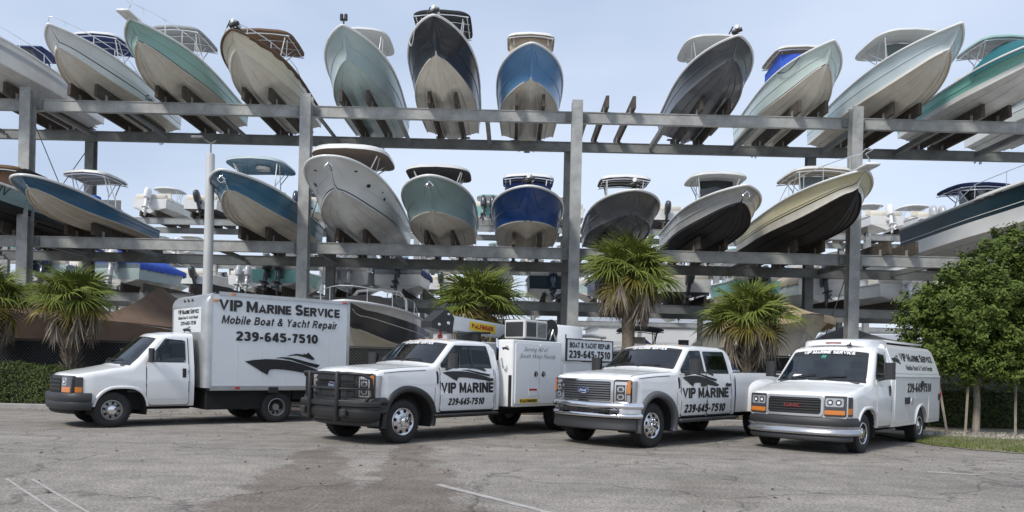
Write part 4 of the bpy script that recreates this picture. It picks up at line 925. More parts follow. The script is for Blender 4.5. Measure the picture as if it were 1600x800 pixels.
def wheel(parent, x, y, R, w_, Rr, style, sg=-1, name='wheel'):
    """sg=-1: outer face toward -y. centre at (x, y, R)"""
    wh = thing_part(name, parent); wh.location = (x, y, R); wh.rotation_euler.y = (x*7+y*3) % 6.28
    f = sg; mb = MB(); hw = w_/2
    prof = [(Rr-.01, f*hw*.80), (Rr+.012, f*hw*.96), (Rr+.05, f*hw*1.02), (R-.07, f*hw*1.03), (R-.025, f*hw*.93), (R-.006, f*hw*.78), (R, f*hw*.5), (R, 0), (R, -f*hw*.5), (R-.006,-f*hw*.8), (R-.05, -f*hw), (Rr, -f*hw*.9)]
    mb.lathe(prof, (0,0,0), 'Y', 40)
    for k in range(44):         # tread blocks break the outline
        a = 2*pi*k/44
        for yy, da in ((f*hw*.62, 0), (0, .07), (-f*hw*.6, 0)):
            aa = a+da; mb.obox(((R+.001)*cos(aa), yy, (R+.001)*sin(aa)), (-.017*sin(aa)*R/.4, 0, .017*cos(aa)*R/.4), (0, hw*.26, 0), (.006*cos(aa), 0, .006*sin(aa)))
    mb.build('tyre', rubber, wh, 45)
    if style == 'steel':        # painted steel wheel with round ports and a dull hub cap
        mb = MB(); mb.lathe([(Rr, f*hw*.84),(Rr-.02, f*hw*.90),(Rr-.035, f*hw*.70),(Rr*.80, f*hw*.45),(Rr*.55, f*hw*.52),(Rr*.42, f*hw*.80),(Rr*.38, f*hw*.83),(0, f*hw*.80)], (0,0,0), 'Y', 36); mb.build('rim', mat('grey_steel_wheel', (.30,.30,.29), .42, .6, var=.3, vscale=9), wh, 35)
        mb = MB(); mb.lathe([(.085, f*hw*.80),(.085, f*hw*1.05),(.06, f*hw*1.12),(0, f*hw*1.12)], (0,0,0), 'Y', 16)
        for k in range(8): a = 2*pi*k/8; mb.lathe([(.014, f*hw*.8),(.014, f*hw*.93),(0, f*hw*.93)], (Rr*.46*cos(a)*.85, 0, Rr*.46*sin(a)*.85), 'Y', 6)
        mb.build('hub_cap', chrome, wh, 40); nh, rh, hr, hy = 8, .68, .026, .50
    elif style == 'dual':       # deep dish rear wheel
        mb = MB(); mb.lathe([(Rr, f*hw*.90),(Rr-.015, f*hw*.98),(Rr-.03, f*hw*.6),(Rr*.86, -f*hw*.3),(Rr*.5, -f*hw*.42),(Rr*.42, f*hw*.15),(Rr*.36, f*hw*.5),(0, f*hw*.5)], (0,0,0), 'Y', 36); mb.build('rim', mat('grey_steel_wheel', (.30,.30,.29), .42, .6), wh, 35); nh, rh, hr, hy = 8, .66, .028, -.30
    elif style == 'chrome':     # bright forged front wheel: eight round ports
        mb = MB(); mb.lathe([(Rr, f*hw*.90),(Rr-.012, f*hw*1.0),(Rr-.03, f*hw*.92),(Rr*.82, f*hw*.80),(Rr*.55, f*hw*.98),(Rr*.47, f*hw*1.0),(Rr*.46, f*hw*.93),(0, f*hw*.93)], (0,0,0), 'Y', 40); mb.build('rim', alloy, wh, 30)
        mb = MB(); mb.lathe([(.095, f*hw*.9),(.095, f*hw*1.15),(.082, f*hw*1.36),(.05, f*hw*1.42),(0, f*hw*1.42)], (0,0,0), 'Y', 20)
        for k in range(10): a = 2*pi*k/10; mb.lathe([(.017, f*hw*.9),(.017, f*hw*1.13),(.010, f*hw*1.18),(0, f*hw*1.18)], (.115*cos(a), 0, .115*sin(a)), 'Y', 6)
        mb.build('hub_cap', chrome, wh, 40); nh, rh, hr, hy = 8, .72, .034, .885
    elif style == 'spoke':
        mb = MB(); mb.lathe([(Rr, f*hw*.90),(Rr-.012, f*hw*.99),(Rr-.035, f*hw*.90),(Rr*.84, f*hw*.60),(Rr*.5, f*hw*.72),(Rr*.3, f*hw*.86),(0, f*hw*.86)], (0,0,0), 'Y', 36); mb.build('rim', alloy, wh, 35)
        mb = MB(); mb.lathe([(.07, f*hw*.84),(.065, f*hw*1.0),(0, f*hw*1.0)], (0,0,0), 'Y', 16)
        mb.build('hub_cap', chrome, wh, 40); nh, rh, hr, hy = 8, .66, .036, .70
    mb = MB()
    for k in range(nh):
        a = 2*pi*(k+.5)/nh; c = (Rr*rh*cos(a), 0, Rr*rh*sin(a)); yo = f*(hw*hy+.006)
        t1 = Vector((-sin(a), 0, cos(a))); t2 = Vector((cos(a), 0, sin(a))); ln = hr*(1.45 if style == 'spoke' else 1.)
        q = [Vector((c[0], yo, c[2]))+t1*hr*cos(b)+t2*ln*sin(b)*(1.2)+Vector((0,-f*.0,0)) for b in [2*pi*j/12 for j in range(12)]]
        q2 = [Vector((p.x, p.y-f*.004, p.z)) for p in q]; mb.add(q, [tuple(range(12))])
    mb.build('rim_port', under, wh)
    return wh
def mirror(parent, B, x, z, out, w_=.22, h_=.30, d=.12, m=mirror_m, sg=-1, arms=True):
    y = sg*(B.W(x, z)); mb = MB(); yo = y+sg*out
    x_ = x+B.sweep(x)
    mb.box(x_-d, x_, min(yo, yo+sg*w_), max(yo, yo+sg*w_), z, z+h_, bev=.045); o = thing_part('wing_mirror', parent)
    mb.build('mirror_head', m, o, 50); mb = MB(); mb.tube([(x_+.02, y+.02*(-sg), z-.02), (x_-.04, yo+sg*w_*.35, z+.03)], .03)
    if arms: mb.tube([(x_+.02, y, z+.10), (x_-.04, yo+sg*w_*.4, z+.10)], .02)
    mb.build('mirror_arm', m, o, 50)
    mb = MB(); mb.box(x_+.001, x_+.006, min(yo+sg*.02, yo+sg*(w_-.02)), max(yo+sg*.02, yo+sg*(w_-.02)), z+.03, z+h_-.03); mb.build('mirror_glass', chrome, o)
    return o
def xs_for(x0, x1, base, arches=()):
    s = set(round(lerp(x0, x1, k/base), 4) for k in range(base+1))
    for c, R in arches:
        for k in range(21): s.add(round(c-R*cos(pi*k/20), 4))
        s.add(round(c-R-.004, 4)); s.add(round(c+R+.004, 4))
    return sorted(q for q in s if x0 <= q <= x1)
def arch_lip(parent, B, xc, R, zc, w_=.05, out=.02, m=paintw, name='wheel_arch', r2=None, a0=-.12, a1=pi+.12, zmin=.0):
    for sg in (-1, 1):
        mb = MB(); rows = []
        for k in range(33):
            a = lerp(a0, a1, k/32); row = []
            for rr, o in ((R-.012, -.06), (R-.012, out*.6), (R+.01, out), (R+w_*.6, out), (R+w_, out*.3), (R+w_+.003, -.02)):
                x, z = xc-rr*cos(a), max(zmin, zc+rr*sin(a)); row.append(B.S(x, z, sg, o))
            rows.append(row)
        mb.grid(rows); mb.build(name, m, parent, 50)
def well(parent, B, xc, R, zc, wi):      # dark inner wheel housing
    for sg in (-1, 1):
        mb = MB(); rows = []
        for k in range(17):
            a = lerp(-.25, pi+.25, k/16); x, z = xc-R*cos(a), zc+R*sin(a); w_ = B.W(x, z)
            rows.append([Vector((x+B.sweep(x), sg*(w_-.004), z)), Vector((x+B.sweep(x)*.5, sg*wi, z))])
        mb.grid(rows); mb.add([r[1] for r in rows], [tuple(range(17))]); mb.build('wheel_housing', under, parent, 40)

cab_in = mat('cab_interior', (.07,.07,.072), .9); seat_m = mat('cloth_seat', (.16,.155,.15), .9)
def interior(root, xd, x1, zd, wi, nrow):
    mb = MB(); mb.box(xd-.42, xd-.05, -wi-.1, wi+.1, zd-.35, zd-.02, bev=.04); mb.build('dashboard', cab_in, root, 40)
    mb = MB(); mb.box(xd-.3, x1, -wi-.15, wi+.15, zd-.62, zd-.58); mb.box(x1-.04, x1, -wi, wi, zd-.6, zd+.1); mb.build('cab_floor', cab_in, root)
    mb = MB(); c = Vector((xd+.12, -.38, zd-.06)); mb.tube([c+Vector((.07*sin(a), .19*cos(a), .18*sin(a))) for a in [2*pi*k/20 for k in range(20)]], .014, 6, closed=True); mb.tube([c, c+Vector((-.2,0,-.12))], .03); mb.build('steering_wheel', black_pl, root, 60)
    for r_ in range(nrow):
        for sg in (-1, 1):
            x = xd+.55+r_*.85; mb = MB()
            if x+.3 > x1: continue
            mb.box(x-.35, x+.1, sg*.38-.24, sg*.38+.24, zd-.60, zd-.38, bev=.05); mb.box(x+.02, x+.16, sg*.38-.23, sg*.38+.23, zd-.45, zd+.22, bev=.05); mb.box(x+.05, x+.15, sg*.38-.12, sg*.38+.12, zd+.24, zd+.40, bev=.04); mb.build('seat', seat_m, root, 40)
# ================================================================= pickup style cab (shared by the two big trucks)
def truck_cab(root, cab_rear, doors, flare, R=.425, bed_end=None):
    zb = lambda x: (.62 if x < -.45 else .56) if abs(x) > .56 else max(.56, .42+sqrt(max(0, .56**2-x*x)))
    zt_pts = [(-.85,1.16),(-.83,1.27),(-.77,1.335),(-.6,1.375),(0,1.42),(.45,1.445),(.58,1.455),(.66,1.49),(1.22,1.90),(1.38,1.965),(1.7,1.995),(cab_rear-.35,1.99),(cab_rear-.12,1.955),(cab_rear-.02,1.86),(cab_rear,1.5)]
    zt = lambda x: pl(zt_pts, x)
    def W(x, z):
        b = pl([(.4,.955),(.62,.985),(.95,1.0),(1.25,.985),(1.42,.955),(1.48,.935),(1.96,.80),(2.1,.76)], z)
        if x < .5: b = min(b, pl([(-.85,.90),(-.76,.945),(-.5,.975),(.5,1.01)], x))
        return b
    crown = lambda x: pl([(-.85,.02),(-.8,.035),(.5,.05),(.66,.05),(1.3,.045),(3.5,.04)], x)
    sweep = lambda x: pl([(-.85,.18),(-.5,.10),(0,.05),(.55,.16),(.75,.15),(1.35,.08),(1.8,0)], x)
    B = Body(zb, zt, W, crown, sweep, .09)
    xs = xs_for(-.85, cab_rear, 44, [(0, .56)]); xs = sorted(set(xs+[p[0] for p in zt_pts if p[0] <= cab_rear]))
    wx0h = lambda z: max(.80, lerp(.80, 1.36, (z-1.50)/.40)) if z > 1.50 else .80
    def holes(xa, xb, c, j, nc):
        zs_ = [p.z for p in c]; ys = [abs(p.y) for p in c]
        if 20 <= j <= 29 and xa >= .685 and xb <= 1.24: return True
        if j < 15 or j > nc-17:
            if min(zs_) > 1.45 and max(zs_) < 1.895:
                for a_, b_ in doors:
                    if xa > (wx0h(max(zs_)) if a_ == doors[0][0] else a_+.04) and xb < b_-.05-(max(0, max(zs_)-1.62)*.18 if b_ == doors[-1][1] else 0): return True
        return False
    xs = sorted(set(xs+[.69, 1.235]+[round(doors[0][0]+.05*k, 3) for k in range(int((doors[-1][1]-doors[0][0])/.05)+1)]))
    cab = B.shell(xs, 'cab_body', paintw, root, 34, holes=holes)
    interior(root, 1.02, doors[-1][1]+.05, 1.42, .72, 2 if len(doors) > 1 or cab_rear > 2.5 else 1)
    mb = MB(); mb.box(-.75, cab_rear-.05, -.72, .72, .42, 1.05); mb.build('underbody', under, root)
    well(root, B, 0, .555, .42, .5)
    # bonnet: centre power bulge edges and rear gap
    for sg in (-1, 1):
        ribbon(lambda x, f, o: B.T(x, f*sg, o), [(-.74,.60),(-.3,.66),(.50,.74)], .03, 'bonnet_crease', paintw, root, .010)
        ribbon(lambda x, f, o: B.T(x, f*sg, o), [(-.80,.97),(-.3,.985),(.56,.985)], .02, 'bonnet_gap', seam_m, root, .003)
    # windscreen, header lettering, wipers
    ws = patch(lambda f, x, o: B.T(x, f, o), (lambda x: -1.0-.0*x, lambda x: 1.0), (.69, 1.235), 'windscreen', wind_glass, root, .007, .02, 16, 10)
    ribbon(lambda f, x, o: B.T(x, f, o), [(-.985,.70),(-.985,1.225)], .035, 'windscreen_seal', black_pl, root, .010); ribbon(lambda f, x, o: B.T(x, f, o), [(.985,.70),(.985,1.225)], .035, 'windscreen_seal', black_pl, root, .010); ribbon(lambda f, x, o: B.T(x, f, o), [(-.98,.695),(0,.695),(.98,.695)], .035, 'cowl_seal', black_pl, root, .010, 10)
    hd = patch(lambda f, x, o: B.T(x, f, o), (-.97, .97), (1.15, 1.232), 'windscreen_band', black_pl, root, .011, .004, 14, 2)
    mb = MB()
    for y0, y1 in ((.62, .05), (-.08, -.66)): mb.tube([B.T(.66, y0, .03), B.T(.72, (y0+y1)/2, .035), B.T(.74, y1, .03)], .012)
    mb.build('wiper', black_pl, root)
    mb = MB(); 
    for f in (-.42, .42): p = B.T(1.05, f, -.0)
    mb.build('spare', black_pl, root) if 0 else None
    for sg in (-1, 1):      # wing to bonnet shut line, wing crease, sill line
        fs0 = lambda x, z, o, sg=sg: B.S(x, z, sg, o)
        ribbon(fs0, [(-.62,1.315),(-.2,1.345),(.40,1.375)], .014, 'bonnet_gap', seam_m, root, .003)
        ribbon(fs0, [(.60,.60),(.60,1.05)], .010, 'wing_gap', seam_m, root, .003)
        ribbon(fs0, [(-.60,1.10),(0,1.12),(.60,1.11)], .018, 'wing_crease', paintw, root, .006)
        if len(doors) == 1: ribbon(fs0, [(doors[-1][1]+.06,.60),(doors[-1][1]+.06,1.40)], .010, 'cab_seam', seam_m, root, .003)
    # roof marker lamps
    for f in (-.75, -.28, 0, .28, .75):
        p = B.T(1.44, f, -.008); mb = MB(); mb.box(p.x-.045, p.x+.05, p.y-.035, p.y+.035, p.z-.01, p.z+.02, bev=.012); mb.build('marker_lamp', roof_amber, root, 50)
    # doors
    for sg in (-1, 1):
        fs = lambda x, z, o, sg=sg: B.S(x, z, sg, o)
        for di, (x0, x1) in enumerate(doors):
            dr = patch(fs, (lambda z, x0=x0: x0+(.0 if z < 1.42 else 0), x1), (.585, 1.425), 'door', paintw, root, .012, .02, 14, 12, rc=.05)
            ribbon(fs, [(x0,1.425),(x0,.60),(x0+.04,.572),(x1-.04,.572),(x1,.60),(x1,1.425)], .020, 'door_gap', seam_m, dr, .0125)
            ribbon(fs, [(x0+.05,.80),(x1-.03,.80)], .02, 'door_crease', paintw, dr, .018)
            mb = MB(); hx, hz = x1-.14, 1.20; mb.box(hx-.11, hx+.09, *sorted((sg*(W(hx,hz)+.012), sg*(W(hx,hz)+.055))), hz-.028, hz+.028, bev=.015); mb.build('door_handle', black_pl, dr, 50)
            mb = MB(); mb.lathe([(.045,0),(.03,-.004*1),(0,-.006)], (hx-.02, sg*(W(hx,hz)+.013), hz), 'Y', 12); mb.build('handle_recess', seam_m, dr)
        # side windows: front raked quarter then squarer rear
        wx0 = lambda z: max(.80, lerp(.80, 1.36, (z-1.50)/.40)) if z > 1.50 else .80
        for di, (x0, x1) in enumerate(doors):
            a = wx0 if di == 0 else (x0+.05); b_ = x1-.05 if di < len(doors)-1 else (lambda z, x1=x1: x1-.06-max(0, z-1.62)*.18)
            g = patch(fs, (a, b_), (1.455, 1.885), 'side_window', side_glass, root, .008, .01, 10, 8, rc=.035)
            aa = (lambda z: a(z)) if callable(a) else (lambda z, a=a: a)
            bb = (lambda z: b_(z)) if callable(b_) else (lambda z, b_=b_: b_)
            ribbon(fs, [(aa(1.455)-.01,1.447),(bb(1.455)+.01,1.447)], .03, 'belt_seal', black_pl, root, .014)
            ribbon(fs, [(aa(1.47),1.455)]+[(aa(z), z) for z in (1.5,1.6,1.7,1.8,1.88)]+[(bb(1.88),1.893),(bb(1.7)+.01,1.7),(bb(1.47)+.01,1.455)], .022, 'window_seal', black_pl, root, .010)
        if len(doors) > 1 and doors[0][1] < 1.95:
            pass
        mirror(root, B, .93, 1.42, .16, .24, .30, .13, mirror_m, sg)
    # fender vent badge
    for sg in (-1, 1):
        fs = lambda x, z, o, sg=sg: B.S(x, z, sg, o)
        patch(fs, (.62, .70), (1.10, 1.36), 'fender_vent', chrome, root, .014, .02, 4, 4, rc=.03)
        patch(fs, (.635, .69), (1.12, 1.34), 'vent_insert', black_pl, root, .017, .01, 4, 4, rc=.02)
        # flares
    arch_lip(root, B, 0, .555, .42, .11, .055, flare, 'fender_flare', a0=-.30, a1=pi+.30, zmin=.30)
    return B
def front_fn(B, x0=-.85):
    def f(y, z, o):
        w_ = .92; return Vector((x0-.01-o+.20*(y/w_)**2+.02*max(0, (z-1.1))*1.5, y, z))
    return f
def big_truck_front(root, B, chrome_grille, bumper_m, guard=False):
    f = front_fn(B)
    patch(f, (-.92, .92), (.66, 1.30), 'front_panel', paintw if not guard else trim_grey, root, .01, .06, 16, 6, rc=.06)
    gm = chrome if chrome_grille else trim_grey
    patch(f, (-.62, .62), (.84, 1.29), 'grille_surround', gm, root, .045, .05, 16, 6, rc=.05)
    patch(f, (-.565, .565), (.885, 1.25), 'grille_mesh', under, root, .05, .01, 12, 4, rc=.03)
    n = 8 if chrome_grille else 3
    for k in range(n):
        z = lerp(.905, 1.215, k/(n-1)); d = .013 if chrome_grille else .05
        patch(f, (-.56, .56), (z-d, z+d), 'grille_bar', mat('satin_grille', (.24,.24,.25), .25, .9) if chrome_grille else trim_grey, root, .066, .02, 14, 2)
    # oval badge
    for (a_, b__, o_, m_, nm) in ((.135, .058, .085, chrome, 'badge_ring'), (.122, .048, .089, mat('badge_blue', (.02,.05,.16), .25, coat=.5), 'badge')):
        mb = MB(); ring = [f(a_*cos(q), 1.075+b__*sin(q), o_) for q in [2*pi*k/28 for k in range(28)]]; back = [f(a_*cos(q), 1.075+b__*sin(q), o_-.03) for q in [2*pi*k/28 for k in range(28)]]
        mb.add(ring, [tuple(range(28))]); mb.grid([ring+[ring[0]], back+[back[0]]]); mb.build(nm, m_, root)
    letter('Ford', lambda a, b_: f(-a, 1.075-.022+b_, .092), 0, 0, .045, root, decal_white, bold=0, shear=.4, center=True, width=.17)
    for sg in (-1, 1):
        g_ = lambda y, z, o, sg=sg: f(sg*y, z, o)
        hl = patch(g_, (.615, lambda z: .93), (.83, 1.29), 'headlight', lens_dk, root, .035, .04, 10, 6, rc=.05)
        fr_ = [(.64,.87,.665,1.25),(.64,.87,.90,.895),(.64,1.19,.90,1.25),(.835,.90,.855,1.19)]
        for a_, c_, b_, d_ in fr_: patch(g_, (a_, b_), (c_, d_), 'lamp_strip', chrome, hl, .042, .012, 5, 3, rc=.01)
        for z_ in (.97, 1.11):
            patch(g_, (.69, .82), (z_-.052, z_+.052), 'lamp_projector', lens, hl, .046, .02, 6, 4, rc=.045)
            patch(g_, (.72, .79), (z_-.028, z_+.028), 'lamp_bulb', lens_dk, hl, .050, .006, 4, 4, rc=.02)
        patch(g_, (.865, .925), (1.03, 1.27), 'turn_signal', amber, root, .042, .01, 4, 4, rc=.02)
        patch(g_, (.865, .925), (.87, 1.01), 'lamp_reflector', lens, root, .042, .01, 4, 4, rc=.02)
        # wrap-around on the wing
        patch(lambda x, z, o: B.S(x, z, sg, o), (-.85, lambda z: -.66-.10*(1.28-z)), (.86, 1.265), 'lamp_side', lens, root, .012, .02, 6, 4, rc=.03)
    # bumper: main blade, opening, lower valance
    path = [(-.46,-.985),(-.58,-.965),(-.66,-.91),(-.74,-.80),(-.84,-.52),(-.89,-.26),(-.90,0),(-.89,.26),(-.84,.52),(-.74,.80),(-.66,.91),(-.58,.965),(-.46,.985)]
    path = path[::-1] if 0 else path
    bar([(x, y) for x, y in path], [(-.10,.57),(.03,.565),(.065,.585),(.075,.615),(.065,.645),(.030,.665),(.028,.735),(.075,.755),(.088,.79),(.075,.835),(.04,.865),(-.10,.875)], 'bumper', bumper_m, root, 50)
    bar([(x, y) for x, y in path[1:-1]], [(-.14,.34),(.02,.34),(.055,.37),(.045,.45),(.03,.50),(.05,.56),(-.10,.57)], 'valance', trim_grey, root)
    mb = MB(); mb.box(-.945,-.88,-.60,.60,.668,.732, bev=.01); mb.build('bumper_intake', under, root)
    if chrome_grille:
        for k in range(9):
            y = lerp(-.52, .52, k/8); mb = MB(); mb.box(-.956,-.944,y-.008,y+.008,.670,.730); mb.build('intake_bar', trim_grey, root)
    for sg in (-1, 1):
        mb = MB(); mb.box(-.90, -.80, sg*.66-.10, sg*.66+.10, .67, .73, bev=.02); mb.build('fog_lamp', lens_dk, root)
# ================================================================= 1. white crew cab pickup with dual rear wheels
PHI = radians(45); O = Vector((2.69+.93*-sin(PHI)*1, 14.40+.93*cos(PHI), 0))
pk = thing('pickup_truck', 'white crew cab pickup with chrome grille and bumper, second vehicle from the right', 'pickup truck', O, PHI)
B = truck_cab(pk, 3.02, [(.74, 1.86), (1.88, 2.86)], flare_grey)
big_truck_front(pk, B, True, chrome)
fs = lambda x, z, o=.0: B.S(x, z, -1, o+.018)
logo(lambda a, b: B.S(a, b, -1, .020), .80, 1.16, 1.55, .34, pk, decal_black)
stroke_text('VIP MARINE', lambda a, b: B.S(a, b, -1, .020), .78, .93, .21, 1.95, pk, decal_black, wt=1.22)
stroke_text('239-645-7510', lambda a, b: B.S(a, b, -1, .020), .86, .64, .17, 1.72, pk, decal_black, wt=1.22, shear=.22)
stroke_text('VIP MARINE SERVICE', lambda a, b: B.T(1.165+b*.8, -a, .015), 0, 0, .075, 1.15, pk, decal_white, wt=1.22, center=True)
for sg in (-1, 1):     # running board
    mb = MB(); mb.box(.78, 2.95, sg*.93 if sg > 0 else -1.10, 1.10 if sg > 0 else -.93, .46, .53, bev=.02); mb.build('running_board', trim_grey, pk, 40)
# bed with flared rear wings
RB = 4.45
zbb = lambda x: .60 if abs(x-RB) > .50 else max(.60, .42+sqrt(max(0, .50**2-(x-RB)**2)))
bw = lambda x, z: pl([(.5,.955),(.62,.985),(1.0,1.0),(1.3,.985),(1.46,.955)], z)
Bb = Body(zbb, lambda x: 1.455, bw, lambda x: 0, lambda x: 0, .03)
mb = MB(); xs = xs_for(3.08, 5.55, 24, [(RB, .50)])
for sg in (-1, 1):
    rows = []
    for x in xs:
        zs_ = [lerp(zbb(x), 1.43, k/12) for k in range(13)]
        rows.append([Bb.S(x, z, sg) for z in zs_]+[Vector((x, sg*.95, 1.455)), Vector((x, sg*.88, 1.455)), Vector((x, sg*.86, 1.44)), Vector((x, sg*.86, .75))])
    mb.grid(rows)
mb.box(3.08, 3.13, -.955, .955, .6, 1.45); mb.box(5.50, 5.56, -.955, .955, .62, 1.455); mb.box(3.1, 5.5, -.86, .86, .72, .77)
mb.build('truck_bed', paintw, pk, 40)
mb = MB()
for sg in (-1, 1): mb.box(3.10, 5.52, sg*.90-.045, sg*.90+.045, 1.458, 1.475, bev=.008)
mb.build('bed_rail', black_pl, pk)
mb = MB(); mb.box(3.16, 3.55, -.84, .84, 1.2, 1.52, bev=.02); mb.build('bed_box', trim_alu, pk, 40)
for sg in (-1, 1):
    mb = MB(); rows = []
    for k in range(41):
        x = lerp(3.62, 5.28, k/40); u = abs(x-RB)/.83; bulge = .215*max(0, 1-u**3.2)**.6
        zz = [lerp(zbb(x), 1.02+.30*max(0, 1-u**3)**.5, j/10) for j in range(11)]
        rows.append([Vector((x, sg*(bw(x, z)-.01+bulge*(1-(j/10)**4)**.5), z)) for j, z in enumerate(zz)])
    mb.grid(rows); mb.build('rear_wing', paintw, pk, 40)
mb = MB(); mb.box(2.9, 5.4, -.45, .45, .45, .75); mb.box(2.9,5.5,-.84,.84,.55,.70); mb.build('frame_rails', under, pk)
wheel(pk, 0, -.82, .425, .25, .255, 'chrome'); wheel(pk, 0, .82, .425, .25, .255, 'chrome', 1)
for y in (-1.03, -.76): wheel(pk, RB, y, .425, .235, .255, 'dual', -1)
for y in (1.03, .76): wheel(pk, RB, y, .425, .235, .255, 'dual', 1)
mb = MB(); mb.box(3.0,3.06,-.9,.9,.9,1.4); mb.build('cab_back_gap', under, pk)

# ================================================================= 2. service crane truck
PHI = radians(49); O = Vector((-2.03+.93*-sin(PHI), 14.15+.93*cos(PHI), 0))
ct = thing('crane_truck', 'white utility truck with black grille guard, folded crane and tall tool cabinets', 'utility truck', O, PHI)
B = truck_cab(ct, 2.62, [(.74, 2.45)], black_pl)
big_truck_front(ct, B, False, black_pl, guard=True)
fsd = lambda x, z, o: B.S(x, z, -1, o)
ribbon(fsd, [(1.83,1.46),(1.83,1.88)], .05, 'window_post', black_pl, ct, .016)
logo(lambda a, b: B.S(a, b, -1, .020), .80, 1.17, 1.62, .30, ct, decal_black)
stroke_text('VIP MARINE', lambda a, b: B.S(a, b, -1, .020), .76, .93, .21, 1.66, ct, decal_black, wt=1.22)
stroke_text('239-645-7510', lambda a, b: B.S(a, b, -1, .020), .98, .69, .14, 1.15, ct, decal_black, wt=1.22, shear=.22)
stroke_text('VIP MARINE SERVICE', lambda a, b: B.T(1.165+b*.8, -a, .015), 0, 0, .075, 1.15, ct, decal_white, wt=1.22, center=True)
for sg in (-1, 1):
    mb = MB(); mb.box(.72, 2.55, sg*.90 if sg > 0 else -1.08, 1.08 if sg > 0 else -.90, .47, .53, bev=.02); mb.build('running_board', black_pl, ct, 40)
# grille guard
g = thing_part('grille_guard', ct)
mb = MB()
for sg in (-1, 1):
    mb.box(-1.16, -1.05, sg*.42-.035, sg*.42+.035, .42, 1.33, bev=.02)
    mb.tube([(-1.10, sg*.42, 1.29), (-1.06, sg*.66, 1.30), (-.92, sg*.90, 1.28), (-.80, sg*.99, 1.20), (-.78, sg*1.0, .90), (-.88, sg*.92, .80), (-1.09, sg*.45, .79)], .032, 8)
    mb.tube([(-1.09, sg*.43, 1.02), (-.82, sg*.98, 1.02)], .020, 8)
mb.tube([(-1.11,-.42,1.29),(-1.12,0,1.30),(-1.11,.42,1.29)], .035, 8); mb.tube([(-1.10,-.42,1.02),(-1.10,.42,1.02)], .028, 8)
mb.build('guard_tube', black_pl, g, 50)
bar([(-.62,-1.0),(-.82,-.985),(-.95,-.88),(-1.05,-.55),(-1.08,0),(-1.05,.55),(-.95,.88),(-.82,.985),(-.62,1.0)], [(-.12,.44),(-.02,.44),(.03,.48),(.05,.52),(.05,.62),(.02,.65),(.02,.69),(.06,.71),(.06,.77),(.03,.80),(-.12,.81)], 'guard_bumper', black_pl, g)
for sg in (-1, 1):
    mb = MB()
    for k in range(12):
        y0 = sg*lerp(.48, .95, k/11); x_ = lerp(-1.08, -.86, k/11)
        mb.tube([(x_, y0, .84), (x_, y0, 1.26)], .004, 4)
    for k in range(10):
        z = lerp(.86, 1.25, k/9); mb.tube([(-1.08, sg*.48, z), (-.86, sg*.95, z)], .004, 4)
    mb.build('guard_mesh', black_pl, g)
for sg in (-1, 1):
    mb = MB(); mb.box(-1.16,-1.08, sg*.62-.07, sg*.62+.07, .53,.66, bev=.02); mb.build('tow_eye', trim_grey, g)
mb = MB(); mb.box(-1.0,-.99,-.1,.1,.5,.6)
# utility body: tall cabinets then a low section
for sg in (-1, 1):
    y0, y1 = (-1.22, -.80) if sg < 0 else (.80, 1.22)
    mb = MB(); mb.box(2.78, 4.50, y0, y1, .62, 2.06, bev=.02)
    mb.build('tall_cabinet', paintw, ct, 30)
    mb = MB(); mb.box(4.505, 6.55, y0, y1, 1.02 if 1 else .6, 1.62, bev=.02); mb.box(4.505,4.62,y0+.003,y1-.003,.62,1.03); mb.box(5.75,6.55,y0+.003,y1-.003,.62,1.03); mb.build('low_cabinet', paintw, ct, 30)
y = -1.22
f2 = lambda a, b, o=.0: Vector((a, y-o, b))
for (x0, x1) in ((2.86, 3.66), (3.68, 4.44)):
    d = patch(f2, (x0, x1), (.68, 1.98), 'cabinet_door', paintw, ct, .022, .02, 4, 4, rc=.03)
    hx = x1-.12 if x0 < 3 else x0+.12
    mb = MB(); mb.lathe([(.062,0),(.055,-.022),(0,-.024)], (hx, y-.022, 1.33), 'Y', 20); mb.build('door_handle', black_pl, d, 40)
    mb = MB(); mb.box(hx-.012,hx+.012,y-.054,y-.044,1.28,1.37); mb.build('handle_pull', alu, d)
d = patch(f2, (4.60, 5.6), (1.08, 1.56), 'cabinet_door', paintw, ct, .022, .02, 4, 4, rc=.03)
letter('Serving All of', lambda a, b: f2(a, b, .025), 3.12, 1.82, .10, ct, decal_black, width=.85, bold=-.012, shear=.5)
letter('South West Florida', lambda a, b: f2(a, b, .025), 2.98, 1.67, .10, ct, decal_black, width=1.25, bold=-.012, shear=.5)
patch(f2, (3.0, 3.62), (.70, .79), 'warning_plate', yellow, ct, .026, .004, 2, 2); stroke_text('PALFINGER', lambda a, b: f2(a, b, .030), 3.02, .715, .06, .57, ct, decal_black, wt=1.22)
patch(f2, (3.30, 3.60), (.86, 1.02), 'notice_plate', decal_white, ct, .026, .004, 2, 2); patch(f2, (3.32, 3.58), (.965, 1.01), 'notice_band', redl, ct, .030, .003, 2, 2)
# front face decal, black edge strip and step
mb = MB(); mb.box(2.755, 2.779, -1.20, -1.13, .62, 1.30); mb.build('edge_guard', black_pl, ct)
logo(lambda a, b: Vector((2.775, -a, b)), .90, 1.83, .22, .10, ct, decal_black)
mb = MB(); mb.tube([(2.74,-1.0,1.45),(2.64,-1.06,1.52),(2.60,-1.06,1.66)], .022); mb.build('filler_neck', alu, ct)
mb = MB(); mb.box(2.70, 6.5, -.80, .80, .55, 1.0); mb.box(2.6,6.4,-.42,.42,.40,.6); mb.build('deck_frame', under, ct)
mb = MB(); mb.box(2.85, 6.5, -.80, .80, 1.0, 1.06); mb.build('cargo_deck', trim_alu, ct)
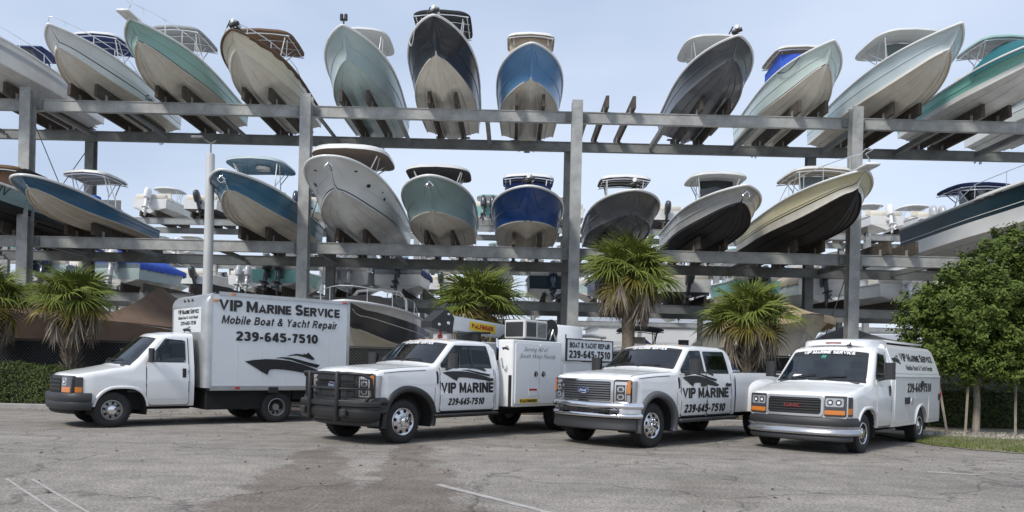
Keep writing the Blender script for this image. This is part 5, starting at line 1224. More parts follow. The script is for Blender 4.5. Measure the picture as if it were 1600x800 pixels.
# sign board on the flank
sb = thing_part('sign_board', ct)
mb = MB(); mb.box(4.62, 6.50, -1.275, -1.245, 1.66, 2.14, bev=.01); mb.build('board', paintw, sb)
mb = MB()
for a in ((4.60,4.625,1.64,2.16),(6.495,6.52,1.64,2.16)): mb.box(a[0],a[1],-1.285,-1.235,a[2],a[3])
mb.box(4.60,6.52,-1.285,-1.235,1.635,1.66); mb.box(4.60,6.52,-1.285,-1.235,2.14,2.165); mb.build('board_frame', black_pl, sb)
f3 = lambda a, b: Vector((a, -1.279, b))
stroke_text('BOAT & YACHT REPAIR', f3, 4.72, 1.95, .13, 1.66, sb, decal_black, wt=1.22)
stroke_text('239-645-7510', f3, 4.70, 1.71, .18, 1.70, sb, decal_black, wt=1.22)
# crane
cr_ = thing_part('crane', ct)
crane_w = mat('crane_grey_white', (.62,.64,.64), .35, coat=.3, var=.1)
zz0, zz1, yc = 2.38, 2.24, .05
mb = MB(); c = MB()
a0, a1 = Vector((2.05, yc, 2.40)), Vector((4.9, yc, 2.22)); dd = (a1-a0); mid = (a0+a1)/2; up = Vector((dd.z, 0, -dd.x)).normalized()*-1
mb.obox(mid, dd/2, (0,.16,0), up*.15); mb.build('boom', crane_w, cr_)
mb = MB(); mb.obox(a0-dd.normalized()*.05, dd.normalized()*.2, (0,.11,0), up*.11); mb.build('boom_tip', crane_w, cr_)
mb = MB(); mb.add([(1.45+dx,yc+dy,z) for dy in (-.17,.17) for dx, z in ((0,2.26),(.60,2.16),(.65,2.50),(.47,2.66),(.36,2.65),(0,2.40))],
  [(0,1,2,3,4,5),(11,10,9,8,7,6)]+[(i,(i+6),(i+1)%6+6,(i+1)%6) for i in range(6)]); mb.build('crane_head', black_pl, cr_)
mb = MB()
for (x_, z_, r_) in ((1.65,2.34,.035),(1.92,2.38,.04),(1.92,2.57,.03)): mb.lathe([(r_,0),(r_*.8,-.02),(0,-.02)], (x_, yc-.172, z_), 'Y', 12)
mb.build('pin', alu, cr_)
cf = lambda a, b: Vector((a, yc-.166, a0.z+dd.z*(a-a0.x)/dd.x+b))
mb = MB(); mb.add([cf(2.58,-.10),cf(3.42,-.10),cf(3.42,.09),cf(2.58,.09)], [(0,1,2,3)]); mb.build('boom_plate', yellow, cr_)
stroke_text('PALFINGER', lambda a, b: cf(a, b)+Vector((0,-.004,0)), 2.65, -.05, .10, .70, cr_, mat('decal_red', (.35,.02,.02), .4), wt=1.22)
letter('PSC', lambda a, b: cf(a, b)+Vector((0,-.004,0)), 4.05, -.05, .09, cr_, mat('decal_red', (.35,.02,.02), .4), width=.25, bold=.04)
mb = MB(); mb.tube([(2.0,yc-.35,2.15),(2.5,yc-.35,2.20),(3.1,yc-.3,2.22)], .025); mb.tube([(3.6,yc-.2,2.05),(3.9,yc-.2,2.35)], .05); mb.tube([(3.4,yc-.3,2.1),(3.75,yc-.35,2.32),(4.1,yc-.3,2.2),(4.3,yc-.2,2.4)], .03); mb.tube([(4.75,yc,1.0),(4.75,yc,2.3)], .19, 10); mb.build('hose', black_pl, cr_, 50)
mb = MB(); mb.box(2.68,2.76,-.3,.4,1.0,2.2); mb.build('boom_rest', black_pl, cr_)
mb = MB(); mb.tube([(1.85,yc,2.20),(1.85,yc,2.12)], .03); mb.box(1.80,1.90,yc-.05,yc+.05,2.05,2.13,bev=.02); mb.build('hook', redl, cr_)
# generator / cooler box with louvres, and hose reel
ac = thing_part('cooler_unit', ct)
mb = MB(); mb.box(3.30, 4.10, -1.10, -.50, 2.10, 2.52, bev=.02); mb.build('casing', mat('cooler_casing', (.60,.60,.57), .5, var=.1), ac, 30)
mb = MB()
for k in range(9): mb.box(3.36+k*.038, 3.36+k*.038+.018, -1.112, -1.10, 2.15, 2.47)
mb.build('louvre', black_pl, ac)
mb = MB()
for k in range(12):
    for (xa, xb) in ((3.74, 4.05),): mb.box(xa, xb, -1.112, -1.10, 2.15+k*.027, 2.162+k*.027)
mb.box(3.29, 3.299, -1.05, -.55, 2.15, 2.47); mb.build('louvre', trim_grey, ac)
mb = MB()
for k in range(3): mb.box(3.50+k*.0,3.70,-1.114,-1.10,2.14+k*.13,2.21+k*.13)
mb.build('vent_panel', yellow, ac) if 0 else None
mb = MB(); mb.box(3.25,4.2,-1.15,-.45,2.06,2.10); mb.build('tray', black_pl, ac)
rl = thing_part('hose_reel', ct)
for yy in (-.95, -.62):
    mb = MB(); mb.lathe([(.0,-.01),(.25,-.01),(.25,.01),(.0,.01)], (4.42, yy, 2.34), 'Y', 24); mb.build('flange', black_pl, rl, 40)
mb = MB(); mb.lathe([(.20,-.94),(.20,-.63)], (4.42, 0, 2.34), 'Y', 20); mb.build('drum', black_pl, rl, 40)
mb = MB(); mb.tube([(4.30,-1.0,2.07),(4.42,-1.0,2.34),(4.56,-1.0,2.07)], .02); mb.tube([(4.30,-.58,2.07),(4.42,-.58,2.34),(4.56,-.58,2.07)], .02); mb.build('stand', alu, rl)
# compressor housing at the tail
cp = thing_part('compressor', ct)
mb = MB(); mb.box(5.20, 6.25, -.55, .45, 1.06, 2.52, bev=.04); mb.build('housing', paintw, cp, 40)
mb = MB(); mb.box(4.72, 5.20, -.52, .42, 1.5, 2.52, bev=.02); mb.build('radiator', black_pl, cp)
mb = MB(); mb.box(5.5,5.53,-.565,-.55,2.2,2.3); mb.build('latch', black_pl, cp)
wheel(ct, 0, -.84, .41, .24, .265, 'chrome'); wheel(ct, 0, .84, .41, .24, .265, 'chrome', 1)
for y_ in (-1.03, -.77): wheel(ct, 4.95, y_, .41, .22, .265, 'dual', -1)
for y_ in (1.03, .77): wheel(ct, 4.95, y_, .41, .22, .265, 'dual', 1)
# ================================================================= small van cab shared by the box truck and the service van
def van_cab(root, rear, black_front, R=.372):
    zb = lambda x: max(.44, .37+sqrt(max(0, .47**2-x*x))) if abs(x) < .47 else (.52 if x < 0 else .44)
    zt_pts = [(-.90,.99),(-.88,1.06),(-.82,1.105),(-.6,1.15),(-.2,1.225),(.05,1.285),(.12,1.32),(.78,1.90),(.92,1.99),(1.2,2.04),(rear,2.06)]
    zt = lambda x: pl(zt_pts, x)
    def W(x, z):
        b = pl([(.4,.965),(.6,.995),(1.0,1.005),(1.3,.975),(1.40,.955),(1.98,.83),(2.1,.80)], z)
        if x < .35: b = min(b, pl([(-.90,.90),(-.8,.94),(-.5,.985),(.3,1.01)], x))
        return b
    crown = lambda x: pl([(-.9,.01),(-.8,.03),(.1,.035),(.8,.05),(2,.045)], x)
    sweep = lambda x: pl([(-.90,.17),(-.5,.12),(-.1,.10),(.1,.28),(.3,.27),(.85,.12),(1.2,.0)], x)
    B = Body(zb, zt, W, crown, sweep, .11)
    xs = sorted(set(xs_for(-.90, rear, 34, [(0, .47)])+[p[0] for p in zt_pts]))
    def holes(xa, xb, c, j, nc):
        zs_ = [p.z for p in c]
        if 20 <= j <= 29 and xa >= .145 and xb <= .81: return True
        if (j < 15 or j > nc-17) and min(zs_) > 1.415 and max(zs_) < 1.915:
            a_ = lerp(.46, 1.00, (max(zs_)-1.42)/.50)
            return xa > a_ and xb < rear-.19
        return False
    xs = sorted(set(xs+[.15, .80]+[round(.46+.05*k, 3) for k in range(23)]))
    B.shell([x for x in xs if x <= rear], 'cab_body', paintw, root, 34, holes=holes)
    interior(root, .62, rear-.02, 1.36, .70, 1)
    well(root, B, 0, .468, .37, .5)
    arch_lip(root, B, 0, .468, .37, .05, .022, paintw, 'wheel_arch', a0=-.12, a1=pi+.12, zmin=.445)
    mb = MB(); mb.box(-.7, rear, -.72, .72, .36, .95); mb.build('underbody', under, root)
    patch(lambda f, x, o: B.T(x, f, o), (-.985, .985), (.15, .80), 'windscreen', wind_glass, root, .007, .02, 16, 10, rc=.03)
    for f_ in (-.97, .97): ribbon(lambda f, x, o: B.T(x, f, o), [(f_,.16),(f_,.79)], .035, 'windscreen_seal', black_pl, root, .010)
    mb = MB(); rr = [(.13,-1.0),(.13,0),(.13,1.0)]
    mb.grid([[B.T(.105, f, .006) for f in (-1,-.5,0,.5,1)], [B.T(.155, f, .012) for f in (-1,-.5,0,.5,1)]]); mb.build('cowl', black_pl, root)
    mb = MB()
    for y0, y1 in ((.60, .02), (-.05, -.62)): mb.tube([B.T(.15, y0, .03), B.T(.20, (y0+y1)/2, .035), B.T(.22, y1, .03)], .012)
    mb.build('wiper', black_pl, root)
    p = B.T(.74, .05, -.012); mb = MB(); mb.box(p.x-.02, p.x+.01, p.y-.10, p.y+.10, p.z-.05, p.z, bev=.01)
    for sg in (-1, 1):
        fs = lambda x, z, o, sg=sg: B.S(x, z, sg, o)
        x0, x1 = .42, rear-.12
        xl = lambda z: x0 if z > .66 else x0+.10*(1-(z-.47)/.19)**1.5
        dr = patch(fs, (xl, x1), (.47, 1.39), 'door', paintw, root, .012, .02, 12, 12, rc=.04)
        ribbon(fs, [(x0,1.39),(x0,.66),(x0+.03,.56),(x0+.10,.46),(x1-.02,.46),(x1,.50),(x1,1.95)], .018, 'door_gap', seam_m, dr, .0125)
        ribbon(fs, [(x0+.08,.62),(x1-.02,.62)], .03, 'door_crease', paintw, dr, .018)
        mb = MB(); hx, hz = x1-.10, 1.17; yy = sg*(W(hx, hz)+.012); mb.box(hx-.04, hx+.04, *sorted((yy, yy+sg*.02)), hz-.10, hz+.10, bev=.02); mb.build('door_handle', black_pl, dr, 50)
        ribbon(fs, [(x0-.01,1.30),(x0-.01,.86)], .010, 'wing_gap', seam_m, root, .003)
        a = lambda z: .46 if z < 1.42 else lerp(.46, 1.00, (z-1.42)/.50)
        patch(fs, (a, x1-.08), (1.42, 1.905), 'side_window', side_glass, root, .008, .01, 10, 8, rc=.05)
        ribbon(fs, [(.44,1.412),(x1-.07,1.412),(x1-.065,1.88),(1.0,1.92),(.46,1.44)], .022, 'window_seal', black_pl, root, .010)
    # front end
    def f(y, z, o): return Vector((-.915-o+.17*(y/.93)**2+.05*max(0, z-.75), y, z))
    patch(f, (-.93, .93), (.66, 1.085), 'front_panel', trim_grey if black_front else paintw, root, .0, .06, 16, 6, rc=.05)
    if black_front:
        patch(f, (-.52, .52), (.745, 1.02), 'grille', under, root, .018, .03, 12, 4, rc=.03)
        for z in (.80, .88, .96): patch(f, (-.51, .51), (z-.012, z+.012), 'grille_bar', trim_grey, root, .028, .015, 10, 2)
    else:
        patch(f, (-.55, .55), (.69, 1.075), 'grille_surround', mat('satin_silver', (.52,.53,.54), .25, .6, coat=.5), root, .030, .04, 12, 4, rc=.07)
        patch(f, (-.505, .505), (.735, 1.035), 'grille', under, root, .034, .01, 12, 4, rc=.05)
        for z in (.765, .815, .865, .915, .965, 1.005): patch(f, (-.49, .49), (z-.010, z+.010), 'grille_bar', trim_grey, root, .044, .015, 10, 2)
        stroke_text('GMC', lambda a, b: f(-a, b, .056), 0, .85, .075, .34, root, mat('badge_red', (.22,.05,.05), .3, .5), wt=1.22, center=True)
    for sg in (-1, 1):
        ff = lambda y, z, o: f(sg*y, z, o)
        patch(ff, (.56, .925), (.70, 1.08), 'lamp_housing', lens_dk, root, .022, .04, 10, 5, rc=.03)
        patch(ff, (.60 if black_front else .58, .76 if black_front else .88), (.88, 1.04), 'headlight', lens, root, .030, .01, 8, 4, rc=.03)
        for yy_ in ((.68,) if black_front else (.66, .80)):
            patch(ff, (yy_-.05, yy_+.05), (.905, 1.015), 'lamp_bulb', lens_dk, root, .034, .006, 4, 4, rc=.05); patch(ff, (yy_-.025, yy_+.025), (.935, .985), 'lamp_filament', decal_white, root, .037, .004, 4, 4, rc=.02)
        if black_front:
            patch(ff, (.60, .905), (.745, .855), 'turn_signal', amber, root, .032, .01, 8, 3, rc=.015)
        else:
            patch(ff, (.57, .905), (.735, .815), 'turn_signal', amber, root, .032, .01, 8, 3, rc=.015)
        g2 = lambda x, z, o: B.S(x, z, sg, o)
        patch(g2, (-.90, -.70), (.70, 1.06), 'lamp_side', lens_dk, root, .012, .02, 5, 4, rc=.03)
        patch(g2, (-.88, -.72), (.745, .855), 'side_marker', amber, root, .016, .01, 4, 3, rc=.015)
    path = [(-.40,-.985),(-.58,-.97),(-.70,-.92),(-.79,-.82),(-.89,-.55),(-.93,-.28),(-.94,0),(-.93,.28),(-.89,.55),(-.79,.82),(-.70,.92),(-.58,.97),(-.40,.985)]
    if black_front:
        bar(path, [(-.10,.38),(.03,.38),(.06,.41),(.07,.52),(.06,.55),(.075,.57),(.07,.69),(.04,.73),(-.10,.74)], 'bumper', trim_grey, root)
        bar(path[2:-2], [(-.16,.30),(-.03,.30),(0,.33),(.01,.39),(-.14,.42)], 'valance', under, root)
    else:
        bar(path, [(-.10,.50),(.04,.50),(.06,.53),(.055,.62),(.03,.67),(-.10,.69)], 'bumper_top', trim_grey, root)
        bar(path, [(-.10,.34),(.03,.34),(.07,.355),(.085,.39),(.055,.43),(.05,.47),(.075,.505),(.05,.525),(-.10,.53)], 'bumper', mat('dull_chrome', (.50,.50,.51), .20, .9), root)
        bar(path[1:-1], [(-.16,.23),(-.02,.23),(.03,.25),(.04,.30),(.02,.34),(-.14,.36)], 'valance', trim_grey, root)
    return B

# ================================================================= 3. box truck
PHI = radians(41.5); O = Vector((-8.43+.93*-sin(PHI), 15.95+.93*cos(PHI), 0))
bt = thing('box_truck', 'white box truck with black front bumper and large lettering on its tall cargo box', 'box truck', O, PHI)
B = van_cab(bt, 1.66, True)
mirror(bt, B, .56, 1.42, .08, .17, .28, .10, mirror_m, -1, False); mirror(bt, B, .56, 1.42, .08, .17, .28, .10, mirror_m, 1, False)
bx0, bx1, hw, z0, z1 = 1.80, 5.42, 1.20, .80, 3.02
mb = MB(); mb.box(bx0+.16, bx1-.05, -hw+.004, hw-.004, z0+.02, z1-.05); mb.build('cargo_box', box_alu, bt)
# rounded front cap
mb = MB(); rows = []
Rr = .30
prof = [(0, z0+.04)]+[(0, lerp(z0+.04, z1-.34, k/4)) for k in range(1, 5)]+[(.34*(1-cos(pi/2*k/6)), z1-.34+.34*sin(pi/2*k/6)) for k in range(1, 7)]
for dx, z in prof:
    pts = [(.16, -hw), (.10, -hw+.004), (.05, -hw+.03), (.015, -hw+.08), (0, -hw+.14), (0, -.6), (0, 0), (0, .6), (0, hw-.14), (.015, hw-.08), (.05, hw-.03), (.10, hw-.004), (.16, hw)]
    rows.append([Vector((bx0+max(px_, dx if abs(y) < hw-.001 else max(dx, .16)), y, z)) for px_, y in pts])
mb.grid(rows); mb.box(bx0+.3, bx1, -hw+.02, hw-.02, z1-.05, z1-.006); mb.build('front_cap', trim_alu, bt, 50)
mb = MB(); mb.box(bx0-.006, bx0+.002, -.95, .95, 2.10, 2.68); mb.build('front_panel', box_alu, bt)
mb = MB()
for sg in (-1, 1):
    ya, yb = sorted((sg*(hw-.002), sg*(hw+.012)))
    mb.box(bx0+.14, bx1, ya, yb, z0, z0+.09); mb.box(bx0+.30, bx1, ya, yb, z1-.07, z1+.012); mb.box(bx0+.14, bx0+.42, ya, yb, z1-.33, z1-.06) if 0 else None
    mb.box(bx1-.07, bx1+.01, ya, yb, z0, z1+.01)
mb.build('edge_rail', trim_alu, bt)
mb = MB()
for k in range(58):
    x = lerp(bx0+.2, bx1-.05, k/57)
    for z in (z0+.065, z1-.045): mb.box(x-.008, x+.008, -hw-.016, -hw-.011, z-.008, z+.008)
tag(mb.build('rivet', trim_alu, bt), kind='stuff')
for k in range(1, 6):      # vertical panel joints
    mb = MB(); x = lerp(bx0+.16, bx1, k/6); mb.box(x-.004, x+.004, -hw+.001, -hw+.004, z0+.09, z1-.07); mb.build('panel_joint', box_alu, bt)
mb = MB(); mb.box(bx0+.14, bx1, -hw-.004, hw+.004, z0-.02, z0+.0); mb.box(bx1-.02, bx1, -hw, hw, z0, z1); mb.build('rear_frame', trim_alu, bt)
for x, z, m_ in ((2.02, z1-.20, amber), (2.42, z1-.03, amber), (bx1-.15, z1-.03, redl), (2.55, z0+.04, redl)):
    mb = MB(); mb.box(x-.06, x+.06, -hw-.035, -hw-.008, z-.022, z+.022, bev=.01); mb.build('marker_lamp', m_, bt, 50)
for y in (.26, 0, -.26):
    mb = MB(); mb.lathe([(.035,0),(.03,-.02),(0,-.025)], (bx0-.0+.03, y, z1-.16), 'X', 12); mb.build('marker_lamp', trim_grey, bt, 50)
mb = MB(); mb.box(bx0+.12, 3.95, -1.05, 1.05, .34, z0-.02); mb.box(1.5, bx1-.2, -.45, .45, .45, .78); mb.box(4.0,5.3,-1.0,-.4,.55,.78); mb.build('chassis_skirt', under, bt)
mb = MB(); mb.box(3.30, 3.55, -hw-.03, -hw+.1, .72, .86, bev=.01); mb.build('step_box', black_pl, bt)
mb = MB(); mb.box(4.55, 4.6, -1.15, -.62, .15, .72); mb.build('mud_flap', black_pl, bt)
sf = lambda a, b: Vector((a, -hw-.0105, b))
caps(['VIP','MARINE','SERVICE'], sf, 2.10, 2.60, 3.04, .26, bt, decal_black)
stroke_text('Mobile Boat & Yacht Repair', sf, 2.16, 2.31, .19, 2.90, bt, decal_black, wt=.9, shear=.22)
stroke_text('239-645-7510', sf, 2.50, 1.93, .22, 2.05, bt, decal_black, wt=1.22)
logo(sf, 2.72, 1.15, 2.0, .56, bt, decal_black)
ff = lambda a, b: Vector((bx0-.010, -a, b))
caps(['VIP','MARINE','SERVICE'], ff, -.62, 2.54, 1.42, .11, bt, decal_black)
stroke_text('Mobile Boat & Yacht Repair', ff, -.60, 2.42, .075, 1.36, bt, decal_black, wt=.9, shear=.22)
stroke_text('239-645-7510', ff, -.42, 2.28, .09, 1.05, bt, decal_black, wt=1.22)
logo(ff, -.28, 2.11, .62, .14, bt, decal_black)
wheel(bt, 0, -.86, .372, .22, .215, 'steel'); wheel(bt, 0, .86, .372, .22, .215, 'steel', 1)
for y in (-1.03, -.79): wheel(bt, 3.56, y, .372, .21, .215, 'dual')
for y in (1.03, .79): wheel(bt, 3.56, y, .372, .21, .215, 'dual', 1)

# ================================================================= 4. service van
PHI = radians(46.5); O = Vector((6.66+.93*-sin(PHI), 14.35+.93*cos(PHI), 0))
sv = thing('service_van', 'white service van with tool bins and raised roof, rightmost of the four', 'service van', O, PHI)
B = van_cab(sv, 1.60, False)
mirror(sv, B, .56, 1.40, .14, .21, .33, .12, mirror_m, -1); mirror(sv, B, .56, 1.40, .14, .21, .33, .12, mirror_m, 1)
patch(lambda f, x, o: B.T(x, f, o), (-.95, .95), (.70, .80), 'windscreen_band', black_pl, sv, .011, .004, 14, 2)
stroke_text('VIP MARINE SERVICE', lambda a, b: B.T(.715+b*.9, -a, .016), 0, 0, .075, 1.35, sv, decal_white, wt=1.22, center=True)
wz = lambda x: max(.42, .37+sqrt(max(0, .45**2-(x-3.58)**2))) if abs(x-3.58) < .45 else .42
pr = lambda z: pl([(.4,.985),(.46,1.0),(1.46,1.0),(1.50,.985),(2.06,.80),(2.13,.74)], z)
kb = Body(wz, lambda x: pl([(1.58,2.02),(1.70,2.13),(4.9,2.13),(5.02,2.08),(5.05,1.9)], x), lambda x, z: pr(z)*pl([(1.58,.985),(1.66,1.0),(9,1.0)], x), lambda x: .07, lambda x: 0, .06)
xs = sorted(set(xs_for(1.58, 5.05, 20, [(3.58, .45)])+[1.62,1.66,1.70,4.9,5.02]))
kb.shell(xs, 'service_body', paintw, sv, 30)
well(sv, kb, 3.58, .448, .37, .6); arch_lip(sv, kb, 3.58, .448, .37, .05, .03, paintw, 'wheel_arch', a0=-.05, a1=pi+.05, zmin=.425)
ks = lambda x, z, o=0.: kb.S(x, z, -1, o)
# fairing over the cab roof with lamp bar
mb = MB(); rows = []
for x, z, w_ in ((.98,2.065,.60),(1.05,2.15,.66),(1.25,2.19,.70),(1.75,2.22,.72),(2.0,2.20,.72)):
    rows.append([Vector((x+.10*abs(f)**3, w_*f, (z if abs(f) < .99 else 2.02)+.03*(1-f*f))) for f in (-1,-.96,-.8,-.5,0,.5,.8,.96,1)])
mb.grid(rows); mb.add(rows[0], [tuple(range(9))]); mb.build('roof_fairing', paintw, sv, 40)
mb = MB(); mb.box(.99,1.035,-.16,.16,2.115,2.145, bev=.01); mb.build('roof_lamp_bar', mat('dull_red_lens', (.25,.04,.02), .2, coat=.5), sv)
mb = MB(); mb.box(2.1, 4.95, -.62, .62, 2.19, 2.235, bev=.02); mb.build('roof_panel', paintw, sv, 40)
mb = MB(); mb.lathe([(.05,0),(.05,.03),(.0,.035)], (.92,-.35,2.06), 'Z', 10); mb.tube([(.92,-.35,2.08),(1.0,-.35,2.13)], .012); mb.build('roof_antenna', black_pl, sv)
for (x0, x1, zb_, zt_) in ((1.72, 2.46, .50, 1.42), (2.50, 3.04, .50, 1.42), (4.14, 4.94, .50, 1.42)):
    patch(ks, (x0, x1), (zb_, zt_), 'bin_door', paintw, sv, .012, .02, 6, 8, rc=.03)
patch(ks, (3.08, 4.10), (.96, 1.42), 'bin_door', paintw, sv, .012, .02, 8, 6, rc=.03)
patch(ks, (1.74, 4.94), (1.53, 2.05), 'upper_bin_door', paintw, sv, .012, .02, 14, 6, rc=.03)
patch(ks, (1.66, 5.0), (1.455, 1.485), 'drip_rail', paintw, sv, .022, .02, 14, 2)
for x, z, r_ in ((2.40,.95,.05),(2.58,.95,.05),(3.55,1.30,.05),(4.90,1.0,.05)):
    mb = MB(); mb.box(x-.05,x+.05,-1.045,-1.012,z-.07,z+.07,bev=.012); mb.build('latch', black_pl, sv)
mb = MB(); mb.lathe([(.085,0),(.08,-.012),(0,-.012)], (2.86,-1.012,.93), 'Y', 20); mb.build('filler_cap', alu, sv, 40)
logo(lambda a, b: ks(a, b, .016), 1.80, 1.72, .55, .20, sv, decal_black)
caps(['VIP','MARINE','SERVICE'], lambda a, b: ks(a, b, .016), 2.40, 1.79, 2.35, .17, sv, decal_black)
stroke_text('Mobile Boat & Yacht Repair', lambda a, b: ks(a, b, .016), 2.62, 1.60, .11, 1.95, sv, decal_black, wt=.9)
stroke_text('239-645-7510', lambda a, b: ks(a, b, .018), 2.50, 1.12, .20, 1.75, sv, decal_black, wt=1.22)
mb = MB(); mb.box(1.5, 4.9, -.75, .75, .34, .85); mb.box(4.9,5.3,-.7,.7,.40,.52); mb.build('chassis', under, sv)
mb = MB(); mb.box(5.045,5.07,-1.03,-.95,.98,1.10); mb.build('rear_lamp', redl, sv)
wheel(sv, 0, -.86, .372, .235, .215, 'spoke').rotation_euler.z = 0
wheel(sv, 0, .86, .372, .235, .215, 'spoke', 1)
for sg in (-1, 1): wheel(sv, 3.58, sg*.86, .372, .235, .215, 'spoke', sg)
# things seen through the windscreen glass edge: inspection sticker and paper
mb = MB(); mb.add([B.T(.62,.12,.010),B.T(.62,.0,.010),B.T(.68,.0,.010),B.T(.68,.12,.010)], [(0,1,2,3)]); mb.build('sticker', mat('green_sticker', (.03,.25,.15), .5), sv)
mb = MB(); mb.add([B.T(.20,.62,.010),B.T(.20,.36,.010),B.T(.24,.40,.010),B.T(.25,.60,.010)], [(0,1,2,3)]); mb.build('paper', decal_white, sv)
# ================================================================= vegetation
leaf_palm = mat('palm_leaf', (.12,.165,.028), .6, spec=.2, var=.5, vscale=2.5, vcol=(.20,.20,.05)); leaf_dry = mat('dry_palm_leaf', (.30,.25,.19), .85, var=.4, vscale=3)
leaf_yel = mat('yellowing_palm_leaf', (.26,.21,.035), .6, var=.4, vscale=3)
bark_palm = mat('palm_boot_bark', (.22,.18,.135), .95, var=.5, vscale=6, bump=.8, bscale=40)
for m_ in (leaf_palm, leaf_yel): P_(m_).inputs['Subsurface Weight'].default_value = 0.0
def frond_mesh(seed, m, droop, nl=34, R=.82, pet=.66, span=150):
    r = random.Random(seed); mb = MB()
    # petiole along +X then a costapalmate fan
    mb.tube([(0,0,0),(pet*.5,0,.02),(pet,0,0)], [.02,.014,.010], 4)
    for k in range(nl):
        a = radians(lerp(-span, span, k/(nl-1))); L_ = R*(1-.22*abs(a)/radians(span))*r.uniform(.88, 1.08)
        fold = .05*(1 if k % 2 else -1); dr = droop*r.uniform(.6, 1.4); wv = r.uniform(-.06, .06)
        d = Vector((cos(a), sin(a), fold)); s_ = Vector((-sin(a), cos(a), 0)); c = Vector((pet-.02, 0, 0))
        wd = .018*r.uniform(.8, 1.2); P = []
        for q, ww in ((0, .30), (.38, 1.28), (.68, .80), (1., .04)):
            p = c+d*(L_*q)+Vector((0,0,-dr*q**2.2+ .12*sin(pi*q*.9)*(.5+abs(sin(a))*.6)))+s_*wv*q*q; P.append((p-s_*wd*ww, p+s_*wd*ww+Vector((0,0,.006)), p+Vector((0,0,.018*ww))))
        mb.grid([[a_, c_, b_] for a_, b_, c_ in P])
    return mb.mesh('frond', m)
FG = [frond_mesh(i, leaf_palm, .10+.10*(i % 3)) for i in range(5)]; FY = [frond_mesh(20+i, leaf_yel, .30) for i in range(2)]; 
def dead_frond(seed):
    r = random.Random(seed); mb = MB(); e = Vector((.62, 0, -.22)); mb.tube([(0,0,0),(.25,0,.06),(.48,0,-.02),e], [.022,.016,.014,.012], 4)
    for k in range(22):
        a = r.uniform(-.34, .34); b = r.uniform(-.18, .22); L_ = r.uniform(.45, .85); d = Vector((b, a, -1)).normalized(); s_ = Vector((r.uniform(-1,1), r.uniform(-1,1), 0)).normalized(); c_ = Vector((r.uniform(-.1,.1), r.uniform(-.1,.1), 0))
        mb.grid([[e+d*(L_*q)+c_*q*q-s_*.018*w_, e+d*(L_*q)+c_*q*q+s_*.018*w_] for q, w_ in ((0,.4),(.35,1),(.7,.7),(1,.1))])
    return mb.mesh('dead_frond', leaf_dry)
FD = [dead_frond(40+i) for i in range(4)]
def palm(label, x, y, h, size, seed, ndry=14, boots=True, n=31, tr=.20, nyel=4, lean=(0, 0)):
    r = random.Random(seed); t = thing('sabal_palm', label, 'palm tree', (x, y, .04), 0)
    mb = MB(); top_ = Vector((lean[0], lean[1], h)); N = 14
    mb.tube([(top_.x*(k/N)**1.5, top_.y*(k/N)**1.5, h*k/N) for k in range(N+1)], [tr*(1.15 if k < 2 else 1.0)*(.92+.1*sin(k*2.3)) for k in range(N+1)], 12); mb.build('trunk', bark_palm, t, 60)
    if boots:       # criss-cross old leaf bases
        bm_ = MB(); bm_.add([(0,-.055,0),(0,.055,0),(.10,.045,.20),(.10,-.045,.20),(.05,0,.02),(.16,0,.26)], [(0,1,2,3),(0,4,1),(1,4,5,2),(4,0,3,5),(3,2,5)]); bmm = bm_.mesh('leaf_base', bark_palm)
        nb = int(h*.8/.10)
        for k in range(nb):
            z = h-.05-k*.10
            for q in range(6):
                a = q*pi/3+(k % 2)*pi/6+r.uniform(-.1,.1); f_ = (z/h)**1.5; o = link('leaf_base', bmm, t, (top_.x*f_+tr*.86*cos(a), top_.y*f_+tr*.86*sin(a), z)); o.rotation_euler = (0, r.uniform(-.15,.15), a+r.uniform(-.2,.2))
    for k in range(n+nyel+ndry):
        if k < n: el = lerp(80, -20, ((k+.5)/n)**.9); ms = FG; sc_ = size*r.uniform(.88, 1.1)*lerp(1.12, .80, max(0, el)/80)
        elif k < n+nyel: el = r.uniform(-42, -18); ms = FY; sc_ = size*r.uniform(.85, 1.05)
        else: el = r.uniform(-25, 12); ms = FD; sc_ = size*r.uniform(.85, 1.15)
        az = k*2.39996+r.uniform(-.3, .3); o = link('frond' if k < n+nyel else 'dead_frond', r.choice(ms), t, (top_.x, top_.y, h-.03+r.uniform(-.08,.05)-(r.uniform(.1, .55) if k >= n+nyel else .10 if k >= n else 0)))
        R_ = Matrix.Rotation(az, 4, 'Z') @ Matrix.Rotation(-radians(el), 4, 'Y') @ Matrix.Rotation(r.uniform(-.7,.7) if k < n+nyel else 0, 4, 'X')
        o.rotation_euler = R_.to_euler(); o.scale = (sc_, sc_, sc_)
    return t
PY = 22.45
palm('fan palm cut by the left picture edge, brown tarp behind it', -15.6, PY, 3.2, .96, 1, ndry=16)
palm('fan palm with a grey booted trunk left of the box truck', -13.1, PY, 3.2, .98, 2, ndry=16)
palm('fan palm with only its green crown showing above the crane boom', -1.0, PY+.1, 3.35, 1.08, 3, ndry=12)
palm('tallest fan palm, dry brown skirt and smooth trunk, in the middle of the row', 3.45, PY+.1, 4.4, 1.06, 4, ndry=30, nyel=8, boots=False, tr=.21, n=40)
palm('fan palm with booted trunk between pickup truck and small service van', 7.0, PY, 3.15, 1.04, 5, ndry=16, nyel=6)

